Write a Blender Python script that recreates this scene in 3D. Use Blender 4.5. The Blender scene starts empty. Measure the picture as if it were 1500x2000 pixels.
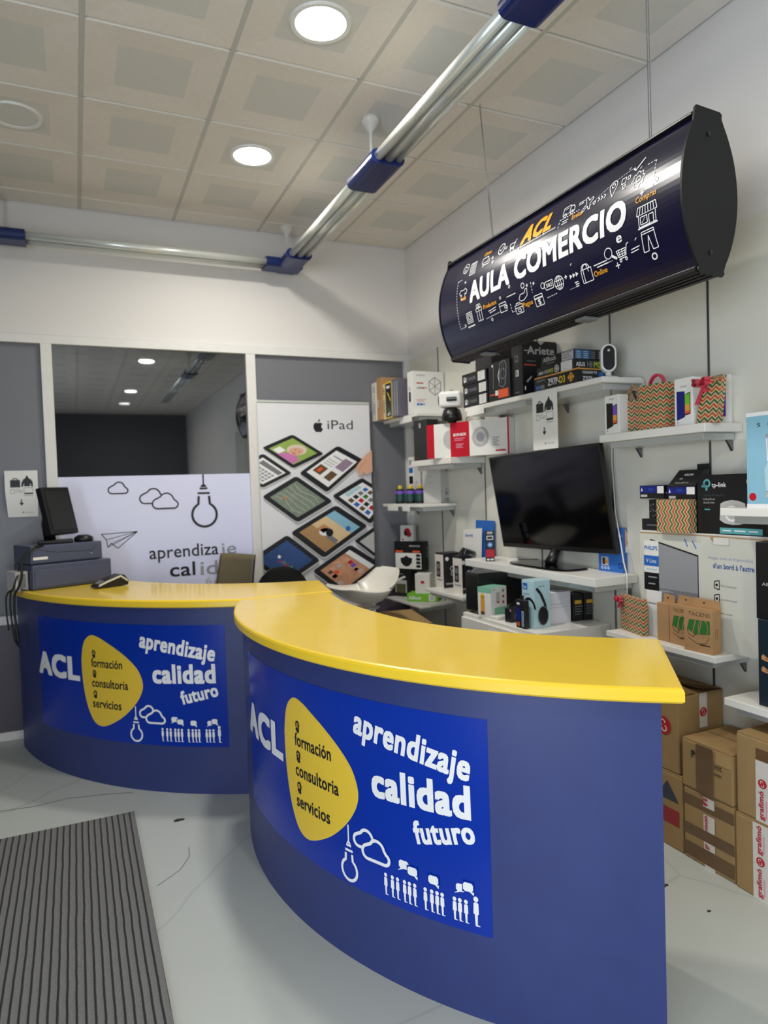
import bpy, bmesh, math, random
from mathutils import Vector, Matrix
random.seed(7)
SC = bpy.context.scene
COL = SC.collection
PI = math.pi

# ---------------------------------------------------------------- camera, world, light, exposure
def make_camera():
    yaw, pitch, roll = 0.421087379, -0.0339013254, -0.0327590453
    cy, sy = math.cos(yaw), math.sin(yaw)
    f = Vector((sy*math.cos(pitch), cy*math.cos(pitch), math.sin(pitch)))
    r = Vector((cy, -sy, 0)); u = r.cross(f)
    r2 = math.cos(roll)*r + math.sin(roll)*u
    u2 = -math.sin(roll)*r + math.cos(roll)*u
    cd = bpy.data.cameras.new('camera'); co = bpy.data.objects.new('camera', cd); COL.objects.link(co)
    m = Matrix((r2, u2, -f)).transposed().to_4x4(); m.translation = Vector((-2.50777, -5.02829, 1.54477))
    co.matrix_world = m
    cd.sensor_fit = 'HORIZONTAL'; cd.sensor_width = 36.0; cd.lens = 36.0*1342.98/1500
    cd.clip_start = 0.05
    cd.dof.use_dof = True; cd.dof.focus_distance = 2.15; cd.dof.aperture_fstop = 4.2
    SC.camera = co
make_camera()

SC.view_settings.view_transform = 'Standard'; SC.view_settings.look = 'None'
SC.view_settings.gamma = 1.0; SC.view_settings.use_curve_mapping = False
SC.view_settings.exposure = -0.3

w = bpy.data.worlds.new('world'); SC.world = w; w.use_nodes = True
bg = w.node_tree.nodes['Background']; bg.inputs['Color'].default_value = (0.75, 0.86, 1.0, 1); bg.inputs['Strength'].default_value = 1.0

def area(name, loc, rot, sx, sy, power, color):
    ld = bpy.data.lights.new(name, 'AREA'); ld.shape = 'RECTANGLE'; ld.size = sx; ld.size_y = sy
    ld.energy = power; ld.color = color
    o = bpy.data.objects.new(name, ld); COL.objects.link(o); o.location = loc; o.rotation_euler = rot
    return o
# daylight coming in through the shop windows behind the camera
area('daylight_side', (-5.05, -6.1, 1.30), (0, -PI/2, 0), 2.3, 3.0, 205, (0.80, 0.89, 1.0))
area('daylight_front', (-2.4, -12.2, 1.05), (PI/2, 0, 0), 4.0, 1.7, 40, (0.80, 0.89, 1.0))

# ---------------------------------------------------------------- materials
def lin(c):
    return tuple(((x/255)/12.92 if x/255 <= 0.04045 else ((x/255+0.055)/1.055)**2.4) for x in c)
MATS = {}
def mat(name, rgb, rough=0.5, metal=0.0, var=0.06, scale=14.0, bump=0.0, spec=0.5, coat=0.0, emit=None, estr=0.0):
    if name in MATS: return MATS[name]
    m = bpy.data.materials.new(name); m.use_nodes = True
    nt = m.node_tree; b = nt.nodes['Principled BSDF']
    c = lin(rgb)
    tc = nt.nodes.new('ShaderNodeTexCoord'); nz = nt.nodes.new('ShaderNodeTexNoise')
    nz.inputs['Scale'].default_value = scale; nz.inputs['Detail'].default_value = 3
    nt.links.new(tc.outputs['Object'], nz.inputs['Vector'])
    mx = nt.nodes.new('ShaderNodeMix'); mx.data_type = 'RGBA'
    mx.inputs['A'].default_value = tuple(x*(1-var) for x in c)+(1,)
    mx.inputs['B'].default_value = tuple(min(1, x*(1+var)) for x in c)+(1,)
    nt.links.new(nz.outputs['Fac'], mx.inputs['Factor']); nt.links.new(mx.outputs['Result'], b.inputs['Base Color'])
    b.inputs['Roughness'].default_value = rough; b.inputs['Metallic'].default_value = metal
    b.inputs['Specular IOR Level'].default_value = spec; b.inputs['Coat Weight'].default_value = coat
    if bump:
        bp = nt.nodes.new('ShaderNodeBump'); bp.inputs['Strength'].default_value = bump; bp.inputs['Distance'].default_value = 0.004
        n2 = nt.nodes.new('ShaderNodeTexNoise'); n2.inputs['Scale'].default_value = scale*6; n2.inputs['Detail'].default_value = 4
        nt.links.new(tc.outputs['Object'], n2.inputs['Vector']); nt.links.new(n2.outputs['Fac'], bp.inputs['Height'])
        nt.links.new(bp.outputs['Normal'], b.inputs['Normal'])
    if emit:
        b.inputs['Emission Color'].default_value = lin(emit)+(1,); b.inputs['Emission Strength'].default_value = estr
    MATS[name] = m
    return m
def nodes_of(m):
    return m.node_tree, m.node_tree.nodes['Principled BSDF']

M_wall = mat('white_paint', (226, 222, 218), 0.75, var=0.02, scale=2, bump=0.05)
M_panel = mat('glossy_white_panel', (222, 220, 208), 0.16, var=0.02, scale=1.5, spec=0.5)
M_joint = mat('panel_joint_metal', (120, 120, 122), 0.35, 0.8)
M_tile = mat('ceiling_tile', (232, 224, 214), 0.9, var=0.05, scale=40, bump=0.35)
M_tilec = mat('ceiling_tile_centre', (216, 213, 205), 0.8, var=0.03, scale=60)
M_tbar = mat('ceiling_grid_bar', (196, 193, 185), 0.55)
M_litedge = mat('lit_tile_edge', (244, 238, 228), 0.8)  # window light on the tile edges put into a whiter colour
M_greyp = mat('grey_partition_panel', (118, 119, 125), 0.28, var=0.03, scale=3)
M_purp = mat('dusky_partition_panel', (86, 80, 92), 0.3, var=0.04, scale=4)
M_frame = mat('white_aluminium_frame', (226, 224, 220), 0.35)
M_film = mat('frosted_film', (221, 224, 252), 0.25, var=0.015, scale=2)
M_ink = mat('black_print', (26, 27, 32), 0.4)
M_inkg = mat('grey_print', (150, 152, 158), 0.4)
M_wprint = mat('white_print', (240, 240, 240), 0.35, var=0.01)
M_navy = mat('navy_paint', (44, 56, 112), 0.45, var=0.10, scale=9, bump=0.04)
M_yel = mat('yellow_laminate', (246, 210, 76), 0.14, var=0.05, scale=5)
M_yedge = mat('yellow_edge', (248, 208, 52), 0.3, var=0.03, scale=6)
M_post = mat('poster_blue', (2, 48, 158), 0.26, var=0.04, scale=3, spec=0.3)
M_pyel = mat('poster_yellow', (236, 198, 62), 0.24, var=0.02)
M_signp = mat('sign_navy_film', (15, 14, 44), 0.24, var=0.05, scale=3)
M_gold = mat('sign_gold_print', (240, 170, 40), 0.3)
M_blackm = mat('black_metal', (16, 17, 17), 0.5, spec=0.35)
M_blk = mat('black_plastic', (20, 20, 22), 0.35)
M_blkbox = mat('black_box_card', (24, 24, 27), 0.4)
M_screen = mat('tv_screen', (5, 5, 7), 0.10, spec=0.35)
M_blueplastic = mat('blue_plastic', (14, 36, 96), 0.28)
M_alu = mat('brushed_aluminium', (222, 226, 220), 0.22, 0.35)
M_steel = mat('chrome_steel', (200, 203, 200), 0.25, 0.4)
M_white = mat('white_plastic', (232, 231, 226), 0.35, var=0.02)
M_cardw = mat('white_card', (232, 231, 226), 0.5, var=0.03)
M_cream = mat('cream_plastic', (226, 222, 212), 0.3)
M_shelf = mat('white_shelf_laminate', (232, 230, 224), 0.35, var=0.02)
M_kraft = mat('kraft_card', (176, 136, 92), 0.75, var=0.08, scale=20, bump=0.05)
M_kraft2 = mat('corrugated_card', (158, 128, 84), 0.8, var=0.10, scale=12, bump=0.08)
M_ktape = mat('brown_tape', (104, 78, 52), 0.22, var=0.2, scale=10)
M_wtape = mat('white_tape', (214, 208, 200), 0.3)
M_red = mat('red_print', (190, 24, 44), 0.4)
M_orange = mat('orange_print', (232, 92, 48), 0.4)
M_green = mat('green_print', (120, 190, 52), 0.4)
M_dgreen = mat('dark_green_print', (52, 112, 48), 0.5)
M_mint = mat('mint_print', (130, 190, 165), 0.4)
M_lblue = mat('pale_blue_card', (180, 214, 222), 0.4)
M_sky = mat('sky_blue_card', (140, 190, 212), 0.45)
M_blue = mat('blue_print', (38, 104, 190), 0.4)
M_dblue = mat('deep_blue_print', (22, 34, 120), 0.4)
M_teal = mat('teal_print', (92, 168, 172), 0.4)
M_amber = mat('amber_print', (226, 160, 62), 0.4)
M_yellowp = mat('yellow_print', (226, 196, 40), 0.4)
M_lime = mat('lime_print', (190, 206, 40), 0.4)
M_purple = mat('purple_print', (120, 80, 190), 0.35)
M_grey = mat('mid_grey_print', (122, 122, 124), 0.5)
M_lgrey = mat('light_grey_print', (190, 188, 186), 0.5)
M_pink = mat('pink_print', (220, 150, 170), 0.5)
M_skin = mat('skin_print', (222, 170, 142), 0.5)
M_ribbon = mat('red_ribbon', (206, 62, 84), 0.3)
M_dteal = mat('dark_teal_card', (20, 36, 46), 0.45)
M_tan = mat('tan_print', (196, 140, 96), 0.5)
M_slate = mat('slate_grey_case', (74, 80, 104), 0.42)
M_chairb = mat('olive_fabric', (112, 102, 76), 0.9, bump=0.1)
M_fab = mat('black_fabric', (14, 14, 15), 0.95)
M_lens = mat('lamp_diffuser', (255, 255, 255), 0.5, emit=(255, 252, 244), estr=14.0)
M_lensoff = mat('unlit_diffuser', (214, 212, 204), 0.4)
M_steelbox = mat('dark_box_top', (46, 44, 44), 0.5)

def add_scuffs(m, dark=0.6, scale=26.0, thr=0.72):
    """worn specks on a painted surface"""
    nt, b = nodes_of(m)
    src = b.inputs['Base Color'].links[0].from_socket
    tc = nt.nodes.new('ShaderNodeTexCoord'); n = nt.nodes.new('ShaderNodeTexNoise'); n.inputs['Scale'].default_value = scale; n.inputs['Detail'].default_value = 6
    nt.links.new(tc.outputs['Object'], n.inputs['Vector'])
    r = nt.nodes.new('ShaderNodeValToRGB'); r.color_ramp.elements[0].position = thr; r.color_ramp.elements[1].position = thr+0.05
    nt.links.new(n.outputs['Fac'], r.inputs['Fac'])
    mx = nt.nodes.new('ShaderNodeMix'); mx.data_type = 'RGBA'; mx.blend_type = 'MULTIPLY'
    mx.inputs['B'].default_value = (dark, dark, dark, 1)
    nt.links.new(r.outputs['Color'], mx.inputs['Factor']); nt.links.new(src, mx.inputs['A'])
    nt.links.new(mx.outputs['Result'], b.inputs['Base Color'])

def floor_material():
    m = mat('painted_concrete_floor', (186, 191, 186), 0.34, var=0.10, scale=1.3, bump=0.03)
    nt, b = nodes_of(m)
    add_scuffs(m, 0.35, 30.0, 0.73)
    src = b.inputs['Base Color'].links[0].from_socket
    tc = nt.nodes.new('ShaderNodeTexCoord')
    d = nt.nodes.new('ShaderNodeTexNoise'); d.inputs['Scale'].default_value = 2.0
    nt.links.new(tc.outputs['Object'], d.inputs['Vector'])
    add = nt.nodes.new('ShaderNodeMix'); add.data_type = 'RGBA'; add.inputs['Factor'].default_value = 0.12
    nt.links.new(tc.outputs['Object'], add.inputs['A']); nt.links.new(d.outputs['Color'], add.inputs['B'])
    v = nt.nodes.new('ShaderNodeTexVoronoi'); v.feature = 'DISTANCE_TO_EDGE'; v.inputs['Scale'].default_value = 0.55
    nt.links.new(add.outputs['Result'], v.inputs['Vector'])
    r = nt.nodes.new('ShaderNodeValToRGB'); r.color_ramp.elements[0].position = 0.0; r.color_ramp.elements[0].color = (0.45, 0.45, 0.42, 1)
    r.color_ramp.elements[1].position = 0.003; r.color_ramp.elements[1].color = (1, 1, 1, 1)
    nt.links.new(v.outputs['Distance'], r.inputs['Fac'])
    mx = nt.nodes.new('ShaderNodeMix'); mx.data_type = 'RGBA'; mx.blend_type = 'MULTIPLY'; mx.inputs['Factor'].default_value = 0.3
    nt.links.new(src, mx.inputs['A']); nt.links.new(r.outputs['Color'], mx.inputs['B'])
    nt.links.new(mx.outputs['Result'], b.inputs['Base Color'])
    return m
M_floor = floor_material()
add_scuffs(M_navy, 1.35, 40.0, 0.74)

def chevron_material(name, vertical=False, period=0.033, zig=0.036):
    """zigzag wrapping paper: red, cream, green, cream bands along local (x, z)"""
    m = mat(name, (200, 170, 120), 0.45)
    nt, b = nodes_of(m); L = nt.links.new
    uv = nt.nodes.new('ShaderNodeUVMap'); sp = nt.nodes.new('ShaderNodeSeparateXYZ'); L(uv.outputs['UV'], sp.inputs['Vector'])
    def mth(op, a, bb=None):
        n = nt.nodes.new('ShaderNodeMath'); n.operation = op
        for i, x in enumerate((a, bb)):
            if x is None: continue
            if isinstance(x, (int, float)): n.inputs[i].default_value = x
            else: L(x, n.inputs[i])
        return n.outputs[0]
    X, Z = ('Y', 'X') if vertical else ('X', 'Y')
    t = mth('PINGPONG', sp.outputs[X], zig/2)
    s = mth('ADD', sp.outputs[Z], mth('MULTIPLY', t, 0.85))
    fr = mth('FRACT', mth('DIVIDE', s, period))
    r = nt.nodes.new('ShaderNodeValToRGB'); r.color_ramp.interpolation = 'CONSTANT'
    e = r.color_ramp.elements
    cr, cc, cg = lin((186, 74, 52))+(1,), lin((206, 180, 132))+(1,), lin((44, 96, 66))+(1,)
    e[0].position = 0; e[0].color = cr
    e[1].position = 0.27; e[1].color = cc
    for p, c in ((0.5, cg), (0.77, cc)):
        k = e.new(p); k.color = c
    L(fr, r.inputs['Fac']); L(r.outputs['Color'], b.inputs['Base Color'])
    return m
M_chev = chevron_material('zigzag_paper')
M_chevv = chevron_material('zigzag_paper_turned', True)

def mat_runner():
    m = mat('ribbed_runner_carpet', (92, 92, 92), 0.95)
    nt, b = nodes_of(m); L = nt.links.new
    tc = nt.nodes.new('ShaderNodeTexCoord'); sp = nt.nodes.new('ShaderNodeSeparateXYZ')
    nz = nt.nodes.new('ShaderNodeTexNoise'); nz.inputs['Scale'].default_value = 7
    L(tc.outputs['Object'], nz.inputs['Vector']); L(tc.outputs['Object'], sp.inputs['Vector'])
    ad = nt.nodes.new('ShaderNodeMath'); ad.operation = 'MULTIPLY_ADD'; ad.inputs[1].default_value = 0.006
    L(nz.outputs['Fac'], ad.inputs[0]); L(sp.outputs['X'], ad.inputs[2])
    dv = nt.nodes.new('ShaderNodeMath'); dv.operation = 'DIVIDE'; dv.inputs[1].default_value = 0.0262; L(ad.outputs[0], dv.inputs[0])
    fr = nt.nodes.new('ShaderNodeMath'); fr.operation = 'FRACT'; L(dv.outputs[0], fr.inputs[0])
    r = nt.nodes.new('ShaderNodeValToRGB'); e = r.color_ramp.elements
    e[0].position = 0.0; e[0].color = lin((34, 34, 36))+(1,); e[1].position = 0.30; e[1].color = lin((112, 112, 110))+(1,)
    k = e.new(0.2); k.color = lin((40, 40, 42))+(1,)
    k = e.new(0.94); k.color = lin((106, 106, 104))+(1,); k = e.new(1.0); k.color = lin((50, 50, 52))+(1,)
    L(fr.outputs[0], r.inputs['Fac'])
    n2 = nt.nodes.new('ShaderNodeTexNoise'); n2.inputs['Scale'].default_value = 240; n2.inputs['Detail'].default_value = 3; L(tc.outputs['Object'], n2.inputs['Vector'])
    mx = nt.nodes.new('ShaderNodeMix'); mx.data_type = 'RGBA'; mx.blend_type = 'OVERLAY'; mx.inputs['Factor'].default_value = 0.75
    L(r.outputs['Color'], mx.inputs['A']); L(n2.outputs['Color'], mx.inputs['B'])
    hs = nt.nodes.new('ShaderNodeHueSaturation'); hs.inputs['Saturation'].default_value = 0.12; L(mx.outputs['Result'], hs.inputs['Color'])
    L(hs.outputs['Color'], b.inputs['Base Color'])
    return m
M_runner = mat_runner()

def mat_pane():
    m = bpy.data.materials.new('window_glass'); m.use_nodes = True; nt = m.node_tree; nt.nodes.clear()
    o = nt.nodes.new('ShaderNodeOutputMaterial'); mx = nt.nodes.new('ShaderNodeMixShader'); mx.inputs[0].default_value = 0.17
    t = nt.nodes.new('ShaderNodeBsdfTransparent'); t.inputs[0].default_value = (0.85, 0.87, 0.87, 1)
    g = nt.nodes.new('ShaderNodeBsdfGlossy'); g.inputs['Roughness'].default_value = 0.02; g.inputs[0].default_value = (1, 1, 1, 1)
    nt.links.new(t.outputs[0], mx.inputs[1]); nt.links.new(g.outputs[0], mx.inputs[2]); nt.links.new(mx.outputs[0], o.inputs[0])
    return m
M_pane = mat_pane()
def mat_clear():
    m = bpy.data.materials.new('clear_acrylic'); m.use_nodes = True; nt = m.node_tree; nt.nodes.clear()
    o = nt.nodes.new('ShaderNodeOutputMaterial'); mx = nt.nodes.new('ShaderNodeMixShader'); mx.inputs[0].default_value = 0.3
    t = nt.nodes.new('ShaderNodeBsdfTransparent'); t.inputs[0].default_value = (0.75, 0.78, 0.75, 1)
    g = nt.nodes.new('ShaderNodeBsdfGlossy'); g.inputs['Roughness'].default_value = 0.12
    nt.links.new(t.outputs[0], mx.inputs[1]); nt.links.new(g.outputs[0], mx.inputs[2]); nt.links.new(mx.outputs[0], o.inputs[0])
    return m
M_clear = mat_clear()

# ---------------------------------------------------------------- mesh helpers
class MB:
    def __init__(s): s.v = []; s.f = []; s.mi = []; s.m = []; s.uv = {}
    def idx(s, m):
        if m not in s.m: s.m.append(m)
        return s.m.index(m)
    def poly(s, pts, m, uv=None):
        n = len(s.v); s.v += [tuple(p) for p in pts]; s.f.append(tuple(range(n, n+len(pts)))); s.mi.append(s.idx(m))
        if uv: s.uv[len(s.f)-1] = uv
    def faces(s, vs, fs, m):
        n = len(s.v); s.v += [tuple(p) for p in vs]; k = s.idx(m)
        for f in fs: s.f.append(tuple(i+n for i in f)); s.mi.append(k)
    def box(s, x0, x1, y0, y1, z0, z1, m, top=None):
        vs = [(x0,y0,z0),(x1,y0,z0),(x1,y1,z0),(x0,y1,z0),(x0,y0,z1),(x1,y0,z1),(x1,y1,z1),(x0,y1,z1)]
        s.faces(vs, [(0,3,2,1),(0,1,5,4),(1,2,6,5),(2,3,7,6),(3,0,4,7)], m); n = len(s.v)-8
        s.f.append((n+4,n+5,n+6,n+7)); s.mi.append(s.idx(top or m))
    def uvbox(s, x0, x1, y0, y1, z0, z1, m):
        q = lambda a, u: s.poly(a, m, u)
        w, d, h = x1-x0, y1-y0, z1-z0
        q([(x0,y0,z0),(x1,y0,z0),(x1,y0,z1),(x0,y0,z1)], [(0,0),(w,0),(w,h),(0,h)])
        q([(x1,y0,z0),(x1,y1,z0),(x1,y1,z1),(x1,y0,z1)], [(w,0),(w+d,0),(w+d,h),(w,h)])
        q([(x1,y1,z0),(x0,y1,z0),(x0,y1,z1),(x1,y1,z1)], [(0,0),(w,0),(w,h),(0,h)])
        q([(x0,y1,z0),(x0,y0,z0),(x0,y0,z1),(x0,y1,z1)], [(-d,0),(0,0),(0,h),(-d,h)])
        q([(x0,y0,z1),(x1,y0,z1),(x1,y1,z1),(x0,y1,z1)], [(0,h),(w,h),(w,h+d),(0,h+d)])
        q([(x0,y1,z0),(x1,y1,z0),(x1,y0,z0),(x0,y0,z0)], [(0,0),(w,0),(w,d),(0,d)])
    def tube(s, pts, r, m, n=10, caps=True):
        pts = [Vector(p) for p in pts]; rs = r if isinstance(r, (list, tuple)) else [r]*len(pts)
        vs = []; fs = []; prev = None
        for i, p in enumerate(pts):
            t = (pts[min(i+1, len(pts)-1)]-pts[max(i-1, 0)]).normalized()
            a = prev if prev is not None else (Vector((0,0,1)) if abs(t.z) < 0.9 else Vector((1,0,0)))
            b = t.cross(a).normalized(); a = b.cross(t).normalized(); prev = a
            for k in range(n):
                q = 2*PI*k/n; vs.append(p+rs[i]*(math.cos(q)*a+math.sin(q)*b))
        for i in range(len(pts)-1):
            for k in range(n):
                k2 = (k+1) % n; fs.append((i*n+k, i*n+k2, (i+1)*n+k2, (i+1)*n+k))
        if caps: fs.append(tuple(range(n-1, -1, -1))); fs.append(tuple((len(pts)-1)*n+k for k in range(n)))
        s.faces(vs, fs, m)
    def lathe(s, prof, m, c=(0,0,0), n=24):
        vs = []; fs = []
        for r, z in prof:
            for k in range(n):
                q = 2*PI*k/n; vs.append((c[0]+r*math.cos(q), c[1]+r*math.sin(q), c[2]+z))
        for i in range(len(prof)-1):
            for k in range(n):
                k2 = (k+1) % n; fs.append((i*n+k, i*n+k2, (i+1)*n+k2, (i+1)*n+k))
        fs.append(tuple(range(n-1, -1, -1))); fs.append(tuple((len(prof)-1)*n+k for k in range(n)))
        s.faces(vs, fs, m)
    def extrude(s, outline, z0, z1, m, top=None, side=None):
        """flat outline (x, y) turned into a slab"""
        n = len(outline)
        s.poly([(x,y,z1) for x, y in outline], top or m); s.poly([(x,y,z0) for x, y in reversed(outline)], m)
        for i in range(n):
            a, b = outline[i], outline[(i+1) % n]
            s.poly([(a[0],a[1],z0),(b[0],b[1],z0),(b[0],b[1],z1),(a[0],a[1],z1)], side or m)
    def build(s, name, parent=None, loc=None, rot=0.0, bevel=0.0, segs=2, smooth=False, weld=False, sub=0):
        me = bpy.data.meshes.new(name); me.from_pydata(s.v, [], s.f)
        for m in s.m: me.materials.append(m)
        me.polygons.foreach_set('material_index', s.mi)
        if s.uv:
            l = me.uv_layers.new(name='UVMap')
            for fi, u in s.uv.items():
                for k, li in enumerate(me.polygons[fi].loop_indices): l.data[li].uv = u[k]
        me.update()
        if weld:
            bm = bmesh.new(); bm.from_mesh(me); bmesh.ops.remove_doubles(bm, verts=bm.verts, dist=1e-5)
            bmesh.ops.recalc_face_normals(bm, faces=bm.faces); bm.to_mesh(me); bm.free()
        o = bpy.data.objects.new(name, me); COL.objects.link(o)
        if parent is not None: o.parent = parent
        if loc is not None: o.location = loc; o.rotation_euler = (0, 0, rot)
        if bevel:
            b = o.modifiers.new('bevel', 'BEVEL'); b.width = bevel; b.segments = segs; b.limit_method = 'ANGLE'; b.angle_limit = math.radians(40); b.harden_normals = False
        if sub:
            b = o.modifiers.new('sub', 'SUBSURF'); b.levels = sub; b.render_levels = sub
        if smooth:
            me.polygons.foreach_set('use_smooth', [True]*len(me.polygons))
        return o

_tc = {}
def text_mesh(body, bold):
    key = (body, bold)
    if key in _tc: return _tc[key]
    cu = bpy.data.curves.new('t', 'FONT'); cu.body = body; cu.size = 1.0; cu.space_character = 1.0+bold*1.15; cu.resolution_u = 3; cu.fill_mode = 'FRONT'
    ob = bpy.data.objects.new('t', cu); COL.objects.link(ob)
    dg = bpy.context.evaluated_depsgraph_get(); dg.update()
    me = bpy.data.meshes.new_from_object(ob.evaluated_get(dg))
    vs = [(v.co.x, v.co.y) for v in me.vertices]; fs = [tuple(p.vertices) for p in me.polygons]
    bpy.data.objects.remove(ob); bpy.data.curves.remove(cu); bpy.data.meshes.remove(me)
    x0 = min(v[0] for v in vs); x1 = max(v[0] for v in vs)
    _tc[key] = ([((v[0]-x0), v[1]) for v in vs], fs, x1-x0)
    return _tc[key]

class Canvas:
    """2-D drawing laid on a surface: fn(u, v, off) gives the 3-D point"""
    def __init__(s, mb, fn, lift=0.0006, maxlen=None): s.mb = mb; s.fn = fn; s.lift = lift; s.maxlen = maxlen
    def pts(s, p, k): return [s.fn(u, v, s.lift*k) for u, v in p]
    def poly(s, p, m, k=1): s.mb.poly(s.pts(p, k), m)
    def rect(s, u0, v0, u1, v1, m, k=1, nu=1, nv=1):
        for i in range(nu):
            for j in range(nv):
                a, b = u0+(u1-u0)*i/nu, u0+(u1-u0)*(i+1)/nu; c, d = v0+(v1-v0)*j/nv, v0+(v1-v0)*(j+1)/nv
                s.poly([(a,c),(b,c),(b,d),(a,d)], m, k)
    def disc(s, u, v, r, m, k=1, n=20, ry=None):
        ry = ry or r
        s.poly([(u+r*math.cos(2*PI*i/n), v+ry*math.sin(2*PI*i/n)) for i in range(n)], m, k)
    def stroke(s, p, wd, m, k=1, closed=False):
        p = [Vector(q) for q in p]
        if s.maxlen and not closed:
            r = [p[0]]
            for a, b in zip(p[:-1], p[1:]):
                c = max(1, int((b-a).length/s.maxlen)+1); r += [a+(b-a)*(i/c) for i in range(1, c+1)]
            p = r
        n = len(p)
        if n < 2: return
        L = []; R = []
        for i in range(n):
            if closed: a, b = p[i-1], p[(i+1) % n]
            else: a, b = p[max(i-1, 0)], p[min(i+1, n-1)]
            t = (b-a)
            t = t.normalized() if t.length > 1e-9 else Vector((1, 0)); nn = Vector((-t.y, t.x))*wd/2
            L.append(p[i]+nn); R.append(p[i]-nn)
        for i in range(n if closed else n-1):
            j = (i+1) % n; s.poly([R[i], R[j], L[j], L[i]], m, k)
    def seg(s, p, wd, m, k=1):
        for i in range(len(p)-1): s.stroke([p[i], p[i+1]], wd, m, k)
    def ring(s, u, v, r, wd, m, k=1, a0=0.0, a1=2*PI, n=24, ry=None):
        ry = ry or r; full = abs(a1-a0-2*PI) < 1e-6
        q = [(u+r*math.cos(a0+(a1-a0)*i/n), v+ry*math.sin(a0+(a1-a0)*i/n)) for i in range(n if full else n+1)]
        s.stroke(q, wd, m, k, full)
    def dash(s, p, wd, m, k=1, dl=0.008, gap=0.006):
        for i in range(len(p)-1):
            a, b = Vector(p[i]), Vector(p[i+1]); L = (b-a).length; t = 0
            while t < L:
                s.stroke([a+(b-a)*(t/L), a+(b-a)*(min(t+dl, L)/L)], wd, m, k); t += dl+gap
    def text(s, body, p0, p1, cap, m, k=1, bold=0.0, shear=0.0):
        vs, fs, W = text_mesh(body, bold)
        a = Vector(p0); d = Vector(p1)-a; sx = d.length/W; t = d.normalized(); nn = Vector((-t.y, t.x)); sy = cap/0.70
        b = bold*0.62
        ds = [(0, 0)] if b <= 0 else [(b, 0), (-b, 0), (0, b*0.8), (0, -b*0.8), (b, b*0.8), (b, -b*0.8), (-b, b*0.8), (-b, -b*0.8)]
        k0 = k
        for di, (dx, dy) in enumerate(ds):
            k = k0+0.05*di
            q = [a+t*((x+dx)*sx+shear*y*sy)+nn*((y+dy)*sy) for x, y in vs]
            q, f2 = s.refine(q, fs) if s.maxlen else (q, fs)
            s.mb.faces(s.pts(q, k), f2, m)
    def refine(s, q, fs):
        """split long faces so that lettering follows a tight curve"""
        q = list(q); out = []; todo = []
        for f in fs:
            for i in range(1, len(f)-1): todo.append((f[0], f[i], f[i+1]))
        while todo:
            a, b, c = todo.pop(); L = [(abs(q[i][1]-q[j][1]), i, j, o) for i, j, o in ((a, b, c), (b, c, a), (c, a, b))]; d, i, j, o = max(L)
            if d > s.maxlen: n = len(q); q.append((q[i]+q[j])/2); todo += [(i, n, o), (n, j, o)]
            else: out.append((a, b, c))
        return q, out
    def chars(s, body, p0, p1, cap, m, k=1, bold=0.0, pad=0.0):
        s.text(body, p0, p1, cap, m, k, bold)

def front(mb, lift=0.0006): return Canvas(mb, lambda u, v, o: (u, -o, v), lift)
def left_face(mb, d): return Canvas(mb, lambda u, v, o: (-o, d-u, v))
def right_face(mb, w): return Canvas(mb, lambda u, v, o: (w+o, u, v))
def top_face(mb, h): return Canvas(mb, lambda u, v, o: (u, v, h+o))

def tag(o, label, cat, group=None, kind=None):
    o['label'] = label; o['category'] = cat
    if group: o['group'] = group
    if kind: o['kind'] = kind
    return o
def struct(o): o['kind'] = 'structure'; return o
def empty(name, loc, rot=0.0):
    o = bpy.data.objects.new(name, None); o.empty_display_size = 0.05; COL.objects.link(o); o.location = loc; o.rotation_euler = (0, 0, rot); return o
D = math.radians
WALLROT = -PI/2      # things on the right wall: local x runs along the wall towards the viewer's right

# ---------------------------------------------------------------- room shell
RX, RY, H = -4.8, -12.0, 3.48
mb = MB(); mb.box(RX, 0.0, RY, 0.0, -0.10, 0.0, M_floor)
M_crack = mat('floor_crack', (84, 86, 82), 0.8)
for P, wd in (([(-3.6,-1.10),(-2.918,-1.144),(-2.757,-1.168),(-2.616,-1.146),(-2.422,-1.191),(-2.30,-1.235)], 0.006), ([(-2.28,-2.2),(-2.18,-2.12),(-2.13,-2.03),(-2.12,-1.95)], 0.003), ([(-1.2,-4.2),(-0.9,-3.95),(-0.6,-3.86),(-0.30,-3.9)], 0.003)):
    Canvas(mb, lambda u, v, o: (u, v, o), 0.0004).seg(P, wd, M_crack)
struct(mb.build('floor'))

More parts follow.
